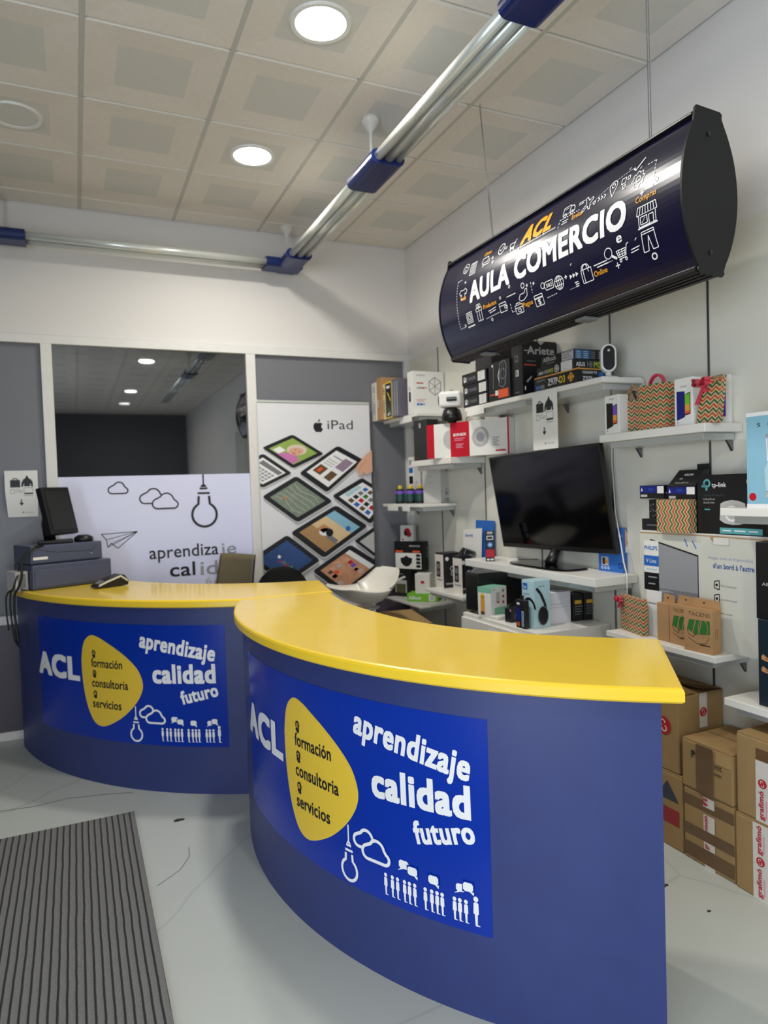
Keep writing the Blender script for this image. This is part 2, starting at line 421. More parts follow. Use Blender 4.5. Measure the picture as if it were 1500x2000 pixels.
def build_ceiling():
    mb = MB(); ys = [0.0] + [-0.202-0.6*k for k in range(20)]; ys[-1] = RY
    for i in range(8):
        x1 = -0.6*i; x0 = x1-0.6
        for j in range(len(ys)-1):
            y1, y0 = ys[j], ys[j+1]; d = y1-y0; b = 0.011
            zo, zi = H-0.016, H-0.008
            ox0, ox1, oy0, oy1 = x0+b, x1-b, y0+b, y1-b
            if d < 0.5:
                mb.poly([(ox0,oy0,zo),(ox0,oy1,zo),(ox1,oy1,zo),(ox1,oy0,zo)], M_tile); q = None
            else:
                mx, my = (x0+x1)/2, (y0+y1)/2; h = 0.158
                ix0, ix1, iy0, iy1 = mx-h, mx+h, my-h, my+h
                mb.poly([(ox0,oy0,zo),(ix0,iy0,zi),(ix1,iy0,zi),(ox1,oy0,zo)], M_tile)
                mb.poly([(ox1,oy0,zo),(ix1,iy0,zi),(ix1,iy1,zi),(ox1,oy1,zo)], M_tile)
                mb.poly([(ox1,oy1,zo),(ix1,iy1,zi),(ix0,iy1,zi),(ox0,oy1,zo)], M_tile)
                mb.poly([(ox0,oy1,zo),(ix0,iy1,zi),(ix0,iy0,zi),(ox0,oy0,zo)], M_tile)
                mb.poly([(ix0,iy0,zi),(ix0,iy1,zi),(ix1,iy1,zi),(ix1,iy0,zi)], M_tilec)
            for a, c in (((ox0,oy0),(ox1,oy0)), ((ox1,oy0),(ox1,oy1)), ((ox1,oy1),(ox0,oy1)), ((ox0,oy1),(ox0,oy0))):
                mb.poly([(a[0],a[1],zo),(c[0],c[1],zo),(c[0],c[1],H+0.002),(a[0],a[1],H+0.002)], M_litedge)
    for i in range(1, 8): mb.box(-0.6*i-0.0105, -0.6*i+0.0105, RY, 0, H-0.0155, H+0.01, M_tbar)
    for y in ys[1:-1]: mb.box(RX, 0, y-0.011, y+0.011, H-0.003, H+0.0098, M_tbar)
    mb.box(RX-0.1, 0.1, RY-0.1, 0.1, H+0.01, H+0.06, M_tbar)
    struct(mb.build('ceiling'))
build_ceiling()

# right wall: matt paint above, glossy panels with metal joints below
JOINTS = [-0.515, -1.115, -1.712, -2.31, -2.90] + [-3.49-0.59*k for k in range(5)]
mb = MB(); mb.box(0.0, 0.12, RY, 0.0, 0.0, H, M_wall)
ed = [0.0]+JOINTS+[-6.6]
for a, b in zip(ed[:-1], ed[1:]): mb.box(-0.006, 0.0, b+0.005, a-0.005, 0.10, 2.58, M_panel)
struct(mb.build('wall_right'))
for i, y in enumerate(JOINTS):
    mb = MB(); mb.box(-0.010, 0.0, y-0.0048, y+0.0048, 0.10, 2.58, M_joint); struct(mb.build('trim_%d' % (i+1)))
mb = MB(); mb.box(-0.012, 0, -6.6, 0, 0, 0.10, M_grey); struct(mb.build('baseboard_right'))

# back wall: paint above, glazed partition below
mb = MB(); mb.box(RX, 0.0, 0.0, 0.12, 2.61, H, M_wall)
mb.box(RX, -2.673, 0.0, 0.05, 0.80, 2.61, M_greyp); mb.box(-1.262, -0.05, 0.0, 0.05, 0.80, 2.61, M_greyp)
mb.box(RX, -0.05, 0.0, 0.05, 0.0, 0.80, M_purp)
struct(mb.build('wall_back'))
# unlit room on the far side of the glass
mb = MB(); dk = mat('unlit_room_darkness', (30, 30, 32), 0.9)  # near-black wall colour stands in for the lack of light
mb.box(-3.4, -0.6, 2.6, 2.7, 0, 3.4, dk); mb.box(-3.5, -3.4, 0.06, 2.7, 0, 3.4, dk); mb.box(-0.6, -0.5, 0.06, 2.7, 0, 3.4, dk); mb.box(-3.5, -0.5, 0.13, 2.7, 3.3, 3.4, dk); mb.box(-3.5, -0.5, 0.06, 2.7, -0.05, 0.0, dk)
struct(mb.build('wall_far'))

wn = empty('window_1', (0, 0, 0)); struct(wn)
mb = MB()
for x0, x1 in ((-2.673, -2.607), (-1.331, -1.262), (-0.05, 0.0)): mb.box(x0, x1, -0.03, 0.02, 0.0, 2.61, M_frame)
mb.box(RX, 0.0, -0.032, 0.02, 2.56, 2.615, M_frame); mb.box(RX, 0.0, -0.034, 0.02, 0.752, 0.808, M_frame)
mb.box(RX, 0.0, -0.004, 0.0, 2.613, 2.622, M_lgrey)
mb.build('frame', wn, bevel=0.003)
mb = MB(); mb.poly([(-2.607,0.0,0.80),(-1.331,0.0,0.80),(-1.331,0.0,2.56),(-2.607,0.0,2.56)], M_pane); mb.build('glass_pane', wn)

def cloud(cv, u, v, s, wd, m, k=2, fill=None):
    """outline cloud: flat base and three bumps, s = half width"""
    P = []
    def arc(cx, cy, r, a0, a1, n=9):
        for i in range(n+1):
            a = D(a0+(a1-a0)*i/n); P.append((u+s*(cx+r*math.cos(a)), v+s*(cy+r*math.sin(a))))
    arc(0.68, -0.28, 0.32, -90, 70); arc(0.10, 0.10, 0.55, 12, 150); arc(-0.62, -0.20, 0.40, 110, 270)
    if fill: cv.poly(P, fill, k-0.5)
    cv.stroke(P, wd, m, k, True)
def bulb(cv, u, vtop, vneck, r, wd, m, k=2, string=None):
    """hanging outline bulb: string, two cap bars, open glass"""
    if string: cv.stroke([(u, string), (u, vtop)], wd*0.6, m, k)
    vc = vneck-r*1.55
    P = []
    for i in range(25):
        a = D(122-  (360-64)*0 + 0) if False else D(118+(304)*i/24)
        P.append((u+r*math.cos(a), vc+r*math.sin(a)))
    P = [(u-r*0.42, vneck)] + P + [(u+r*0.42, vneck)]
    cv.stroke(P, wd, m, k)
    for j, wv in enumerate((0.32, 0.5)):
        y = vtop-(vtop-vneck)*(0.35+0.4*j)
        cv.stroke([(u-r*wv, y), (u+r*wv, y)], wd*0.8, m, k)
    cv.poly([(u-r*0.12, vtop), (u+r*0.12, vtop), (u+r*0.28, vtop-(vtop-vneck)*0.22), (u-r*0.28, vtop-(vtop-vneck)*0.22)], m, k)

def build_film():
    mb = MB(); cv = Canvas(mb, lambda u, v, o: (-2.61+u, -0.003-o, v), 0.0008)
    mb.box(-2.607, -1.331, -0.003, -0.001, 0.808, 1.69, M_film)
    cloud(cv, 0.372, 1.608, 0.062, 0.009, M_ink)
    cloud(cv, 0.592, 1.545, 0.082, 0.010, M_ink)
    cloud(cv, 0.677, 1.508, 0.085, 0.010, M_ink, 4, M_film)
    bulb(cv, 0.943, 1.618, 1.535, 0.086, 0.017, M_ink, 2, 1.69)
    p = [(0.252,1.298),(0.485,1.306),(0.354,1.198),(0.312,1.234),(0.29,1.207),(0.283,1.26)]
    cv.seg(p+[p[0]], 0.005, M_ink); cv.seg([(0.283,1.26),(0.485,1.306),(0.305,1.225)], 0.004, M_ink); cv.seg([(0.312,1.234),(0.292,1.207),(0.485,1.306)], 0.003, M_ink)
    cv.text('aprendiza', (0.556, 1.108), (1.03, 1.112), 0.088, M_ink, 2, 0.012)
    cv.text('je', (1.05, 1.105), (1.16, 1.11), 0.088, M_inkg, 2, 0.012)
    cv.text('cal', (0.689, 0.975), (0.86, 0.975), 0.098, M_ink, 2, 0.02)
    cv.text('idad', (0.90, 0.972), (1.20, 0.969), 0.098, M_inkg, 2, 0.015)
    cv.text('futuro', (0.93, 0.885), (1.20, 0.89), 0.06, M_lgrey, 2, 0.01)
    mb.build('frosted_film', wn)
build_film()

mb = MB(); mb.box(RX, -2.9, -0.02, 0.0, 0.0, 0.055, M_frame); mb.box(-2.9, -0.05, -0.02, 0.0, 0.0, 0.055, M_frame); struct(mb.build('baseboard_back', bevel=0.002))

M_bouncecut = mat('bounce_cut_grey', (96, 98, 104), 0.6)  # dark grey made up for the unseen walls to cut bounce light
# left and front walls behind the camera, with the shop windows
def holed_wall(name, horiz, pos, a0, a1, holes, th):
    mb = MB(); e = sorted(holes); cur = a0
    def put(u0, u1, z0, z1):
        if horiz: mb.box(u0, u1, pos-th, pos, z0, z1, M_bouncecut)
        else: mb.box(pos-th, pos, u0, u1, z0, z1, M_bouncecut)
    for u0, u1, z0, z1 in e:
        put(cur, u0, 0, H); put(u0, u1, 0, z0); put(u0, u1, z1, H); cur = u1
    put(cur, a1, 0, H); struct(mb.build(name))
holed_wall('wall_left', False, RX, RY, 0.1, [(-7.6, -4.6, 0.1, 2.5)], 0.15)
holed_wall('wall_front', True, RY, RX, 0.0, [(-4.4, -0.4, 0.2, 1.9)], 0.15)

# ---------------------------------------------------------------- ceiling lights
def downlight(x, y, on=True, label='', power=26):
    t = empty('ceiling_light', (x, y, H-0.008))
    tag(t, label, 'ceiling light', 'recessed downlights')
    mb = MB(); n = 36
    for i in range(n):
        a, b = 2*PI*i/n, 2*PI*(i+1)/n
        for r0, z0, r1, z1 in ((0.128, 0.0, 0.124, -0.010), (0.124, -0.010, 0.106, -0.008), (0.106, -0.008, 0.104, 0.0)):
            mb.poly([(r0*math.cos(a), r0*math.sin(a), z0), (r0*math.cos(b), r0*math.sin(b), z0), (r1*math.cos(b), r1*math.sin(b), z1), (r1*math.cos(a), r1*math.sin(a), z1)], M_white)
    mb.build('trim_ring', t, smooth=True)
    mb = MB(); mb.poly([(0.105*math.cos(-2*PI*i/n), 0.105*math.sin(-2*PI*i/n), -0.004) for i in range(n)], M_lens if on else M_lensoff); mb.build('diffuser', t)
    if on:
        ld = bpy.data.lights.new('downlight_lamp', 'AREA'); ld.shape = 'DISK'; ld.size = 0.2; ld.energy = power; ld.color = (1.0, 0.955, 0.88); ld.spread = D(165)
        o = bpy.data.objects.new('downlight_lamp', ld); COL.objects.link(o); o.parent = t; o.location = (0, 0, -0.012)
downlight(-1.5, -2.302, True, 'lit round downlight in the ceiling, largest and nearest at the top')
downlight(-1.5, -1.102, True, 'lit round downlight in the ceiling nearest the back wall')
downlight(-2.7, -1.102, False, 'unlit round downlight in the ceiling at the left edge')
for x, y in ((-1.5, -5.302), (-1.5, -8.302), (-1.5, -10.102)):
    downlight(x, y, True, 'lit round downlight in the ceiling behind the viewer')

# ---------------------------------------------------------------- overhead tube rail
RZ = 3.185
def oval(cx, cz, hw, hh, n=10):
    P = []
    for i in range(n+1): a = -PI/2+PI*i/n; P.append((cx+hw-hh+hh*math.cos(a), cz+hh*math.sin(a)))
    for i in range(n+1): a = PI/2+PI*i/n; P.append((cx-hw+hh+hh*math.cos(a), cz+hh*math.sin(a)))
    return P
def prism(mb, prof, a, b, axis, m):
    """profile (side, z) swept from a to b along axis"""
    f = (lambda s, z, t: (s, t, z)) if axis == 'y' else (lambda s, z, t: (t, s, z))
    n = len(prof); A = [f(p[0], p[1], a) for p in prof]; B = [f(p[0], p[1], b) for p in prof]
    mb.poly(A, m); mb.poly(B[::-1], m)
    for i in range(n): j = (i+1) % n; mb.poly([A[i], B[i], B[j], A[j]], m)
def build_rail():
    t = empty('tube_rail', (-1.02, -1.7, H)); tag(t, 'ceiling hung rail of parallel clear and metal tubes with blue connectors', 'rail')
    def P(x): return (x[0]+1.02, x[1]+1.7, x[2]-H)
    def part(name, mb, **k):
        mb.v = [P(v) for v in mb.v]; return mb.build(name, t, **k)
    cy = [(-1.56, -1.90), (-3.0, -3.34), (-4.44, -4.78)]
    for a, b in cy:
        mb = MB(); prism(mb, oval(-1.02, RZ, 0.092, 0.036), a, b, 'y', M_blueplastic); part('connector', mb, weld=True, bevel=0.004)
    mb = MB(); prism(mb, oval(-0.15, RZ, 0.092, 0.036), -2.72, -3.06, 'x', M_blueplastic); part('connector', mb, weld=True, bevel=0.004)
    mb = MB(); prism(mb, oval(-0.15, RZ, 0.092, 0.036), -1.20, -0.935, 'x', M_blueplastic); prism(mb, oval(-1.02, RZ, 0.092, 0.0355), -0.07, -0.42, 'y', M_blueplastic)
    part('corner_connector', mb)
    ends = [-0.42, -1.56, -1.90, -3.0, -3.34, -4.44, -4.78, -7.5]
    for k in range(0, 8, 2):
        for dx, r, m in ((-0.052, 0.024, M_alu), (0.004, 0.026, M_steel), (0.058, 0.018, M_alu)):
            mb = MB(); mb.tube([(-1.02+dx, ends[k]+0.03, RZ), (-1.02+dx, ends[k+1]-0.03, RZ)], r, m, 14); part('tube', mb, smooth=True)
    for x0, x1 in ((-1.17, -2.75), (-3.03, -4.4)):
        for dy, r, m in ((-0.052, 0.024, M_alu), (0.004, 0.026, M_steel), (0.058, 0.018, M_alu)):
            mb = MB(); mb.tube([(x0, -0.15+dy, RZ), (x1, -0.15+dy, RZ)], r, m, 14); part('tube', mb, smooth=True)
    for x, y in ((-1.022, -1.70), (-1.023, -0.145), (-2.89, -0.15), (-1.02, -3.17), (-1.02, -4.6)):
        mb = MB(); mb.lathe([(0.0085, RZ+0.03), (0.0085, H-0.09), (0.016, H-0.075), (0.042, H-0.035), (0.046, H-0.03), (0.046, H-0.004)], M_cream, (x, y, 0), 18); part('hanger', mb, smooth=True)
build_rail()

# ---------------------------------------------------------------- runner on the floor
mb = MB(); mb.box(0, 1.15, -3.3, 0, 0, 0.009, M_runner)
o = mb.build('floor_runner', loc=(-3.462, -1.485, 0)); tag(o, 'dark grey ribbed carpet runner lying on the floor at the left', 'rug')

# small scraps lying on the floor
for (x, y, r_), lb in (((-2.124, -1.669, 0.024), 'dark dry leaf scrap on the floor between runner and large desk'), ((-0.525, -3.104, 0.014), 'dark scrap on the floor just right of the large desk end'), ((-0.51, -3.29, 0.008), 'tiny dark scrap on the floor nearer the cardboard boxes')):
    mb = MB(); n = 9; P = [(r_*(1.1+0.3*math.sin(3.1*i))*math.cos(2*PI*i/n), r_*0.55*(1.0+0.4*math.cos(2.3*i))*math.sin(2*PI*i/n)) for i in range(n)]
    mb.extrude(P, 0.0, 0.002, mat('dry_leaf', (44, 42, 40), 0.8)); o = mb.build('floor_scrap', None, (x, y, 0.0)); tag(o, lb, 'litter')
# ---------------------------------------------------------------- counters
def person_icon(cv, u, v, h, m, k=2, step=0.010):
    r = h*0.088
    cv.disc(u, v+h*0.92, r, m, k, 12, r*1.1)
    cv.poly([(u-h*0.085, v+h*0.78), (u-h*0.04, v+h*0.81), (u+h*0.04, v+h*0.81), (u+h*0.085, v+h*0.78), (u+h*0.095, v+h*0.42), (u+h*0.055, v+h*0.40), (u+h*0.045, v+h*0.05), (u+h*0.135, v+h*0.03), (u+h*0.135, v), (u-h*0.03, v), (u-h*0.05, v+h*0.40), (u-h*0.095, v+h*0.42)], m, k)
def bubble(cv, u, v, w, h, m, k=2, tail=1):
    c = min(w, h)*0.22
    if tail > 0: k += 2
    if tail > 0: cv.poly([(u-0.003,v-0.003),(u+w+0.003,v-0.003),(u+w+0.003,v+h+0.003),(u-0.003,v+h+0.003)], M_post, k-0.4)
    cv.poly([(u+c,v),(u+w-c,v),(u+w,v+c),(u+w,v+h-c),(u+w-c,v+h),(u+c,v+h),(u,v+h-c),(u,v+c)], m, k)
    x = u+w*(0.65 if tail > 0 else 0.2); cv.poly([(x, v+0.001), (x+tail*0.012, v-h*0.35), (x+0.014, v+0.001)], m, k)
def head_icon(cv, u, v, s, m, m2, k, kind):
    cv.disc(u, v+s*0.12, s*0.46, m, k, 18, s*0.5)
    cv.poly([(u-s*0.20, v-s*0.75), (u+s*0.34, v-s*0.75), (u+s*0.36, v-s*0.1), (u-s*0.3, v-s*0.1), (u-s*0.40, v-s*0.55), (u-s*0.2, v-s*0.6)], m, k)
    if kind == 0:
        for j in range(3): cv.stroke([(u-s*0.26, v+s*(0.30-0.2*j)), (u+s*0.26, v+s*(0.30-0.2*j))], s*0.08, m2, k+1)
    elif kind == 1: cv.ring(u, v+s*0.12, s*0.2, s*0.09, m2, k+1, D(-60), D(200)); cv.stroke([(u, v-s*0.15), (u+s*0.1, v-s*0.02)], s*0.09, m2, k+1)
    else: cv.ring(u, v+s*0.12, s*0.17, s*0.12, m2, k+1, ry=s*0.2)
def blob_outline():
    K = [(0.505,0.560),(0.455,0.520),(0.432,0.440),(0.430,0.370),(0.436,0.290),(0.452,0.210),(0.475,0.145),(0.510,0.092),(0.555,0.071),(0.610,0.080),(0.700,0.125),(0.775,0.185),(0.825,0.245),(0.848,0.300),(0.842,0.350),(0.815,0.400),(0.760,0.450),(0.690,0.495),(0.620,0.530),(0.560,0.555)]
    out = []; n = len(K)
    for i in range(n):
        p0, p1, p2, p3 = [Vector(K[(i+j-1) % n]) for j in range(4)]
        for s in range(5):
            t = s/5
            out.append(tuple(0.5*((2*p1)+(p2-p0)*t+(2*p0-5*p1+4*p2-p3)*t*t+(3*p1-p0-3*p2+p3)*t*t*t)))
    return out
def poster(parent, fn, label):
    """printed banner on the curved front; u along the arc, v up, metres from its lower-left corner"""
    W, Hh = 1.312, 0.632
    mb = MB(); cv = Canvas(mb, fn, 0.0009)
    cv.rect(0, 0, W, Hh, M_post, 1, 40, 1)
    # yellow blob, cut into strips so that it follows the curve
    ol = blob_outline(); us = sorted(set([0.431+0.4165*i/24 for i in range(25)]))
    def span(u):
        ys = []
        for i in range(len(ol)):
            a, b = ol[i], ol[(i+1) % len(ol)]
            if (a[0]-u)*(b[0]-u) <= 0 and abs(a[0]-b[0]) > 1e-9: ys.append(a[1]+(b[1]-a[1])*(u-a[0])/(b[0]-a[0]))
        return (min(ys), max(ys)) if len(ys) > 1 else None
    umin, umax = min(p[0] for p in ol)+0.0003, max(p[0] for p in ol)-0.0003
    us = [umin+(umax-umin)*0.5*(1-math.cos(PI*i/36)) for i in range(37)]; prev = None
    for u in us:
        sp = span(u)
        if sp and prev: cv.poly([(prev[0], prev[1][0]), (u, sp[0]), (u, sp[1]), (prev[0], prev[1][1])], M_pyel, 2)
        if sp: prev = (u, sp)
    W_ = M_wprint
    cv.text('ACL', (0.002, 0.303), (0.402, 0.307), 0.120, W_, 3, 0.085)
    for j, (t, u1, v) in enumerate((('formación', 0.722, 0.391), ('consultoria', 0.756, 0.283), ('servicios', 0.706, 0.171))):
        cv.text(t, (0.508, v), (u1, v), 0.046, M_ink, 3, 0.03)
        head_icon(cv, 0.528, (0.463, 0.355, 0.243)[j], 0.031, M_ink, M_pyel, 3, j)
    cv.text('aprendizaje', (0.838, 0.517), (1.250, 0.447), 0.080, W_, 3, 0.057)
    cv.text('calidad', (0.914, 0.331), (1.252, 0.336), 0.094, W_, 3, 0.066)
    cv.text('futuro', (1.075, 0.222), (1.268, 0.268), 0.066, W_, 3, 0.058)
    bulb(cv, 0.797, 0.146, 0.104, 0.035, 0.010, W_, 3, 0.20)
    cloud(cv, 0.873, 0.174, 0.049, 0.0105, W_, 3)
    cloud(cv, 0.917, 0.150, 0.054, 0.0105, W_, 5, M_post)
    for u in (0.954, 0.980, 1.000, 1.026, 1.044, 1.063, 1.100, 1.122, 1.140, 1.157, 1.197, 1.214, 1.233): person_icon(cv, u, 0.025, 0.068, W_, 3)
    person_icon(cv, 1.264, 0.024, 0.086, W_, 3)
    for u, v, w, h, t in ((1.007, 0.128, 0.036, 0.026, -1), (1.040, 0.117, 0.034, 0.026, 1), (1.113, 0.112, 0.033, 0.026, 1), (1.203, 0.114, 0.028, 0.023, -1), (1.226, 0.121, 0.031, 0.026, 1)): bubble(cv, u, v, w, h, W_, 3, t)
    o = mb.build('printed_banner', parent); o['label'] = label
    return o

def arc_pts(c, R, t0, t1, n): return [(c[0]+R*math.cos(t0+(t1-t0)*i/n), c[1]+R*math.sin(t0+(t1-t0)*i/n)) for i in range(n+1)]
def spline(K, n=6):
    out = []
    for i in range(len(K)-1):
        p = [Vector(K[min(max(i+j-1, 0), len(K)-1)]) for j in range(4)]
        for s in range(n):
            t = s/n; out.append(tuple(0.5*((2*p[1])+(p[2]-p[0])*t+(2*p[0]-5*p[1]+4*p[2]-p[3])*t*t+(3*p[1]-p[0]-3*p[2]+p[3])*t*t*t)))
    out.append(K[-1]); return out

def counter(label, c, R, t0, t1, tb0, tb1, inner, u0, v0, hz, plabel, tail=None):
    """curved reception desk: navy body on the floor, yellow slab on top"""
    th = 0.040; Rb = R-0.0365
    t = empty('reception_desk', (c[0], c[1], 0)); tag(t, label, 'reception desk')
    rel = lambda P: [(x-c[0], y-c[1]) for x, y in P]
    n = 72
    mb = MB(); out = arc_pts((0, 0), Rb, tb0, tb1, n); inn = arc_pts((0, 0), Rb-0.035, tb0, tb1, n)
    mb.extrude(out+inn[::-1], 0.0, hz-th, M_navy)
    for tt in (tb0, tb1):     # end panels
        e0 = (Rb-0.02, Rb-0.46); s = 1 if tt == tb0 else -1; d = 0.03/Rb
        q = [(r*math.cos(a), r*math.sin(a)) for r, a in ((e0[0], tt), (e0[1], tt), (e0[1], tt+s*d), (e0[0], tt+s*d))]
        mb.extrude(q if s > 0 else q[::-1], 0.0, hz-th, M_navy)
    o = mb.build('body', t, weld=True)
    o.data.polygons.foreach_set('use_smooth', [len(p.vertices) == 4 for p in o.data.polygons])
    try:
        o.data.set_sharp_from_angle(angle=D(30))
    except Exception: pass
    mb = MB(); slab = rel(arc_pts(c, R, t0, t1, 96))+rel(inner)
    # yellow slab with a small rounded upper rim
    nn = len(slab)
    def off(P, d):
        out = []
        for i in range(len(P)):
            a, b, e = Vector(P[i-1]), Vector(P[i]), Vector(P[(i+1) % len(P)])
            t1_, t2_ = (b-a).normalized(), (e-b).normalized(); n1, n2 = Vector((-t1_.y, t1_.x)), Vector((-t2_.y, t2_.x))
            m = (n1+n2); m = m/max(m.length_squared/2, 0.5); q = b+m*d; out.append((q.x, q.y))
        return out
    rings = [(0.006, hz-th), (0.0, hz-th+0.006), (0.0, hz-0.010), (0.003, hz-0.003), (0.010, hz)]
    L = [[(x, y, z) for x, y in off(slab, d)] for d, z in rings]
    for k in range(len(L)-1):
        for i in range(nn):
            j = (i+1) % nn; mb.poly([L[k][i], L[k][j], L[k+1][j], L[k+1][i]], M_yedge)
    mb.poly(L[-1], M_yel); mb.poly(L[0][::-1], M_yel)
    mb.build('countertop', t, weld=True)
    fn = lambda u, v, o: ((Rb+o)*math.cos((u0+u)/Rb), (Rb+o)*math.sin((u0+u)/Rb), v0+v)
    poster(t, fn, plabel)
    return t
cB = (-0.116, -2.268); cS = (-0.954, 0.242)
innB = spline([(-0.742,-3.312),(-0.935,-3.135),(-1.09,-2.96),(-1.20,-2.78),(-1.295,-2.54),(-1.34,-2.22),(-1.345,-1.915),(-1.305,-1.60)])
tB0 = PI-math.asin((-1.600-cB[1])/1.795)
counter('large curved navy reception desk with thick yellow top in the foreground', cB, 1.795, tB0, 4.120, tB0+0.012, 4.0915, innB, 5.423, 0.251, 1.012, 'blue printed banner wrapped on the curved front')
tS1 = 2*PI-math.acos((-1.757-cS[0])/1.996)
arcS = arc_pts(cS, 1.385, PI+1.395, PI+0.34, 24)
innS = [(-1.285,-1.592),(-1.20,-1.13)]+[p for p in arcS if p[0] < -1.22]
counter('smaller curved navy reception desk with yellow top further back by the wall', cS, 1.996, PI+0.205, tS1, PI+0.215, tS1-0.004, innS, 7.0, 0.246, 1.012, 'blue printed banner wrapped on the curved front')

# ---------------------------------------------------------------- hanging sign
SG_Y0, SG_Y1, SG_X, SG_Z = -1.76, -3.375, -0.553, 2.485
def sign_face_point(u, v, off=0.0):
    """u metres from the far end along the sign, v arc length above the middle, front face"""
    R = 0.46+off; a = v/0.46
    return (-(R*math.cos(a)-0.46+0.124), -u, R*math.sin(a))
def build_sign():
    t = empty('hanging_sign', (SG_X, SG_Y0, SG_Z)); tag(t, 'long dark navy lens shaped sign hanging on wires above the wall shelves', 'sign')
    Ls = SG_Y0-SG_Y1; vm = 0.262; n = 28
    mb = MB(); cv = Canvas(mb, sign_face_point, 0.0009, 0.018)
    V = [-vm+2*vm*i/n for i in range(n+1)]
    for i in range(n):
        mb.poly([sign_face_point(0, V[i]), sign_face_point(Ls, V[i]), sign_face_point(Ls, V[i+1]), sign_face_point(0, V[i+1])], M_signp)
    Wp, Gp = M_wprint, M_gold
    cv.text('AULA COMERCIO', (0.312, -0.030), (1.368, -0.030), 0.096, Wp, 2, 0.062)
    cv.text('ACL', (0.722, 0.118), (0.925, 0.118), 0.075, Gp, 2, 0.075, 0.28)
    for k, (s, a, b) in enumerate((('formación', 0.718, 0.785), ('consultoria', 0.800, 0.875), ('servicios', 0.893, 0.966))):
        cv.text(s, (a, 0.103), (b, 0.103), 0.009, Wp, 2, 0.015); cv.disc(a-0.008, 0.107, 0.005, Wp, 2, 10)
    for s, a, b, v in (('Compras', 1.418, 1.512, 0.024), ('Online', 1.177, 1.247, -0.158), ('Envíos', 1.070, 1.130, 0.098), ('Productos', 0.420, 0.530, -0.092), ('Pagos', 0.718, 0.787, -0.158), ('Ventas', 0.222, 0.276, -0.004), ('Clientes', 0.405, 0.465, 0.170)):
        cv.text(s, (a, v), (b, v), 0.020, Gp, 2, 0.02)
    lw = 0.0032
    S = lambda p, w_=lw, c=False: (cv.seg(p+[p[0]] if c else p, w_, Wp, 2))
    Rg = lambda u, v, r, w_=lw, **k: cv.ring(u, v, r, w_, Wp, 2, **k)
    def plus(u, v, s=0.010): S([(u-s, v), (u+s, v)], 0.004); S([(u, v-s), (u, v+s)], 0.004)
    def rc(u0, v0, u1, v1, w_=lw): S([(u0,v0),(u1,v0),(u1,v1),(u0,v1)], w_, True)
    # ticks, gear, pin, squares along the top
    cv.stroke([(1.385,0.168),(1.398,0.156),(1.432,0.190)], 0.007, Wp, 2); S([(1.36,0.175),(1.368,0.182)]); S([(1.418,0.152),(1.427,0.157)])
    G = []
    for i in range(32):
        r = 0.030 if (i//2) % 2 == 0 else 0.023; a = 2*PI*i/32; G.append((1.420+r*math.cos(a), 0.113+r*math.sin(a)))
    S(G, lw, True); Rg(1.420, 0.113, 0.010)
    cv.dash([(1.455,0.150),(1.495,0.150),(1.495,0.052)], lw, Wp, 2); Rg(1.508, 0.075, 0.008); plus(1.447, 0.052)
    cv.dash([(1.175+0.1*0, 0.118)]+[(1.175+0.22*i/10, 0.118+0.052*math.sin(PI/2*i/10)) for i in range(1, 11)], lw, Wp, 2, 0.003, 0.005)
    for j in range(3): S([(1.215+0.016*j, 0.114),(1.224+0.016*j, 0.122),(1.215+0.016*j, 0.130)], 0.004)
    Rg(1.293, 0.142, 0.019, a0=D(-30), a1=D(210)); S([(1.276,0.133),(1.293,0.100),(1.310,0.133)]); Rg(1.293, 0.143, 0.008)
    rc(1.335,0.128,1.355,0.150); rc(1.364,0.135,1.376,0.148); rc(1.345,0.108,1.357,0.120)
    # van and plane
    S([(1.005,0.138),(1.005,0.172),(1.048,0.172),(1.048,0.138)], lw, True); S([(1.048,0.165),(1.066,0.165),(1.076,0.152),(1.076,0.138),(1.005,0.138)]); Rg(1.020,0.135,0.008); Rg(1.062,0.135,0.008)
    S([(1.012,0.163),(1.040,0.163)], 0.002)
    S([(1.10,0.155),(1.135,0.155)]); S([(1.10,0.147),(1.13,0.147)])
    S([(1.125,0.112),(1.150,0.132),(1.140,0.158),(1.150,0.160),(1.164,0.140),(1.182,0.150),(1.186,0.140),(1.170,0.128),(1.172,0.104),(1.163,0.106),(1.155,0.122),(1.132,0.104)], lw, True); Rg(1.196, 0.118, 0.006)
    cv.dash([(0.985,0.095),(0.992,0.125),(1.11,0.125)], lw, Wp, 2); S([(1.01,0.112),(1.045,0.112)]); S([(1.005,0.102),(1.04,0.102)])
    # trolley, badge, chat, page, ball, shirt on the far half
    def trolley(u, v, s, grid):
        S([(u-s*1.0,v+s*0.55),(u-s*0.75,v-s*0.35),(u+s*0.6,v-s*0.35),(u+s*0.75,v+s*0.55)], lw, True); S([(u+s*0.55,v-s*0.35),(u+s*0.95,v+s*0.95),(u+s*1.3,v+s*1.0)]); Rg(u-s*0.5,v-s*0.85,s*0.16); Rg(u+s*0.5,v-s*0.85,s*0.16); S([(u-s*0.7,v-s*0.6),(u+s*0.6,v-s*0.6)])
        if grid:
            for a in (-0.5, 0.0, 0.4): S([(u+s*a, v-s*0.35), (u+s*a*1.2, v+s*0.55)], 0.0026)
            for b in (-0.05, 0.25): S([(u-s*0.9, v+s*b), (u+s*0.68, v+s*b)], 0.0026)
    trolley(0.655, 0.138, 0.022, False); trolley(1.335, -0.118, 0.027, True)
    cv.text('e', (1.318, -0.078), (1.343, -0.078), 0.036, Wp, 2, 0.03)
    G = []
    for i in range(40):
        r = 0.027 if i % 2 == 0 else 0.023; a = 2*PI*i/40; G.append((0.561+r*math.cos(a), 0.155+r*math.sin(a)))
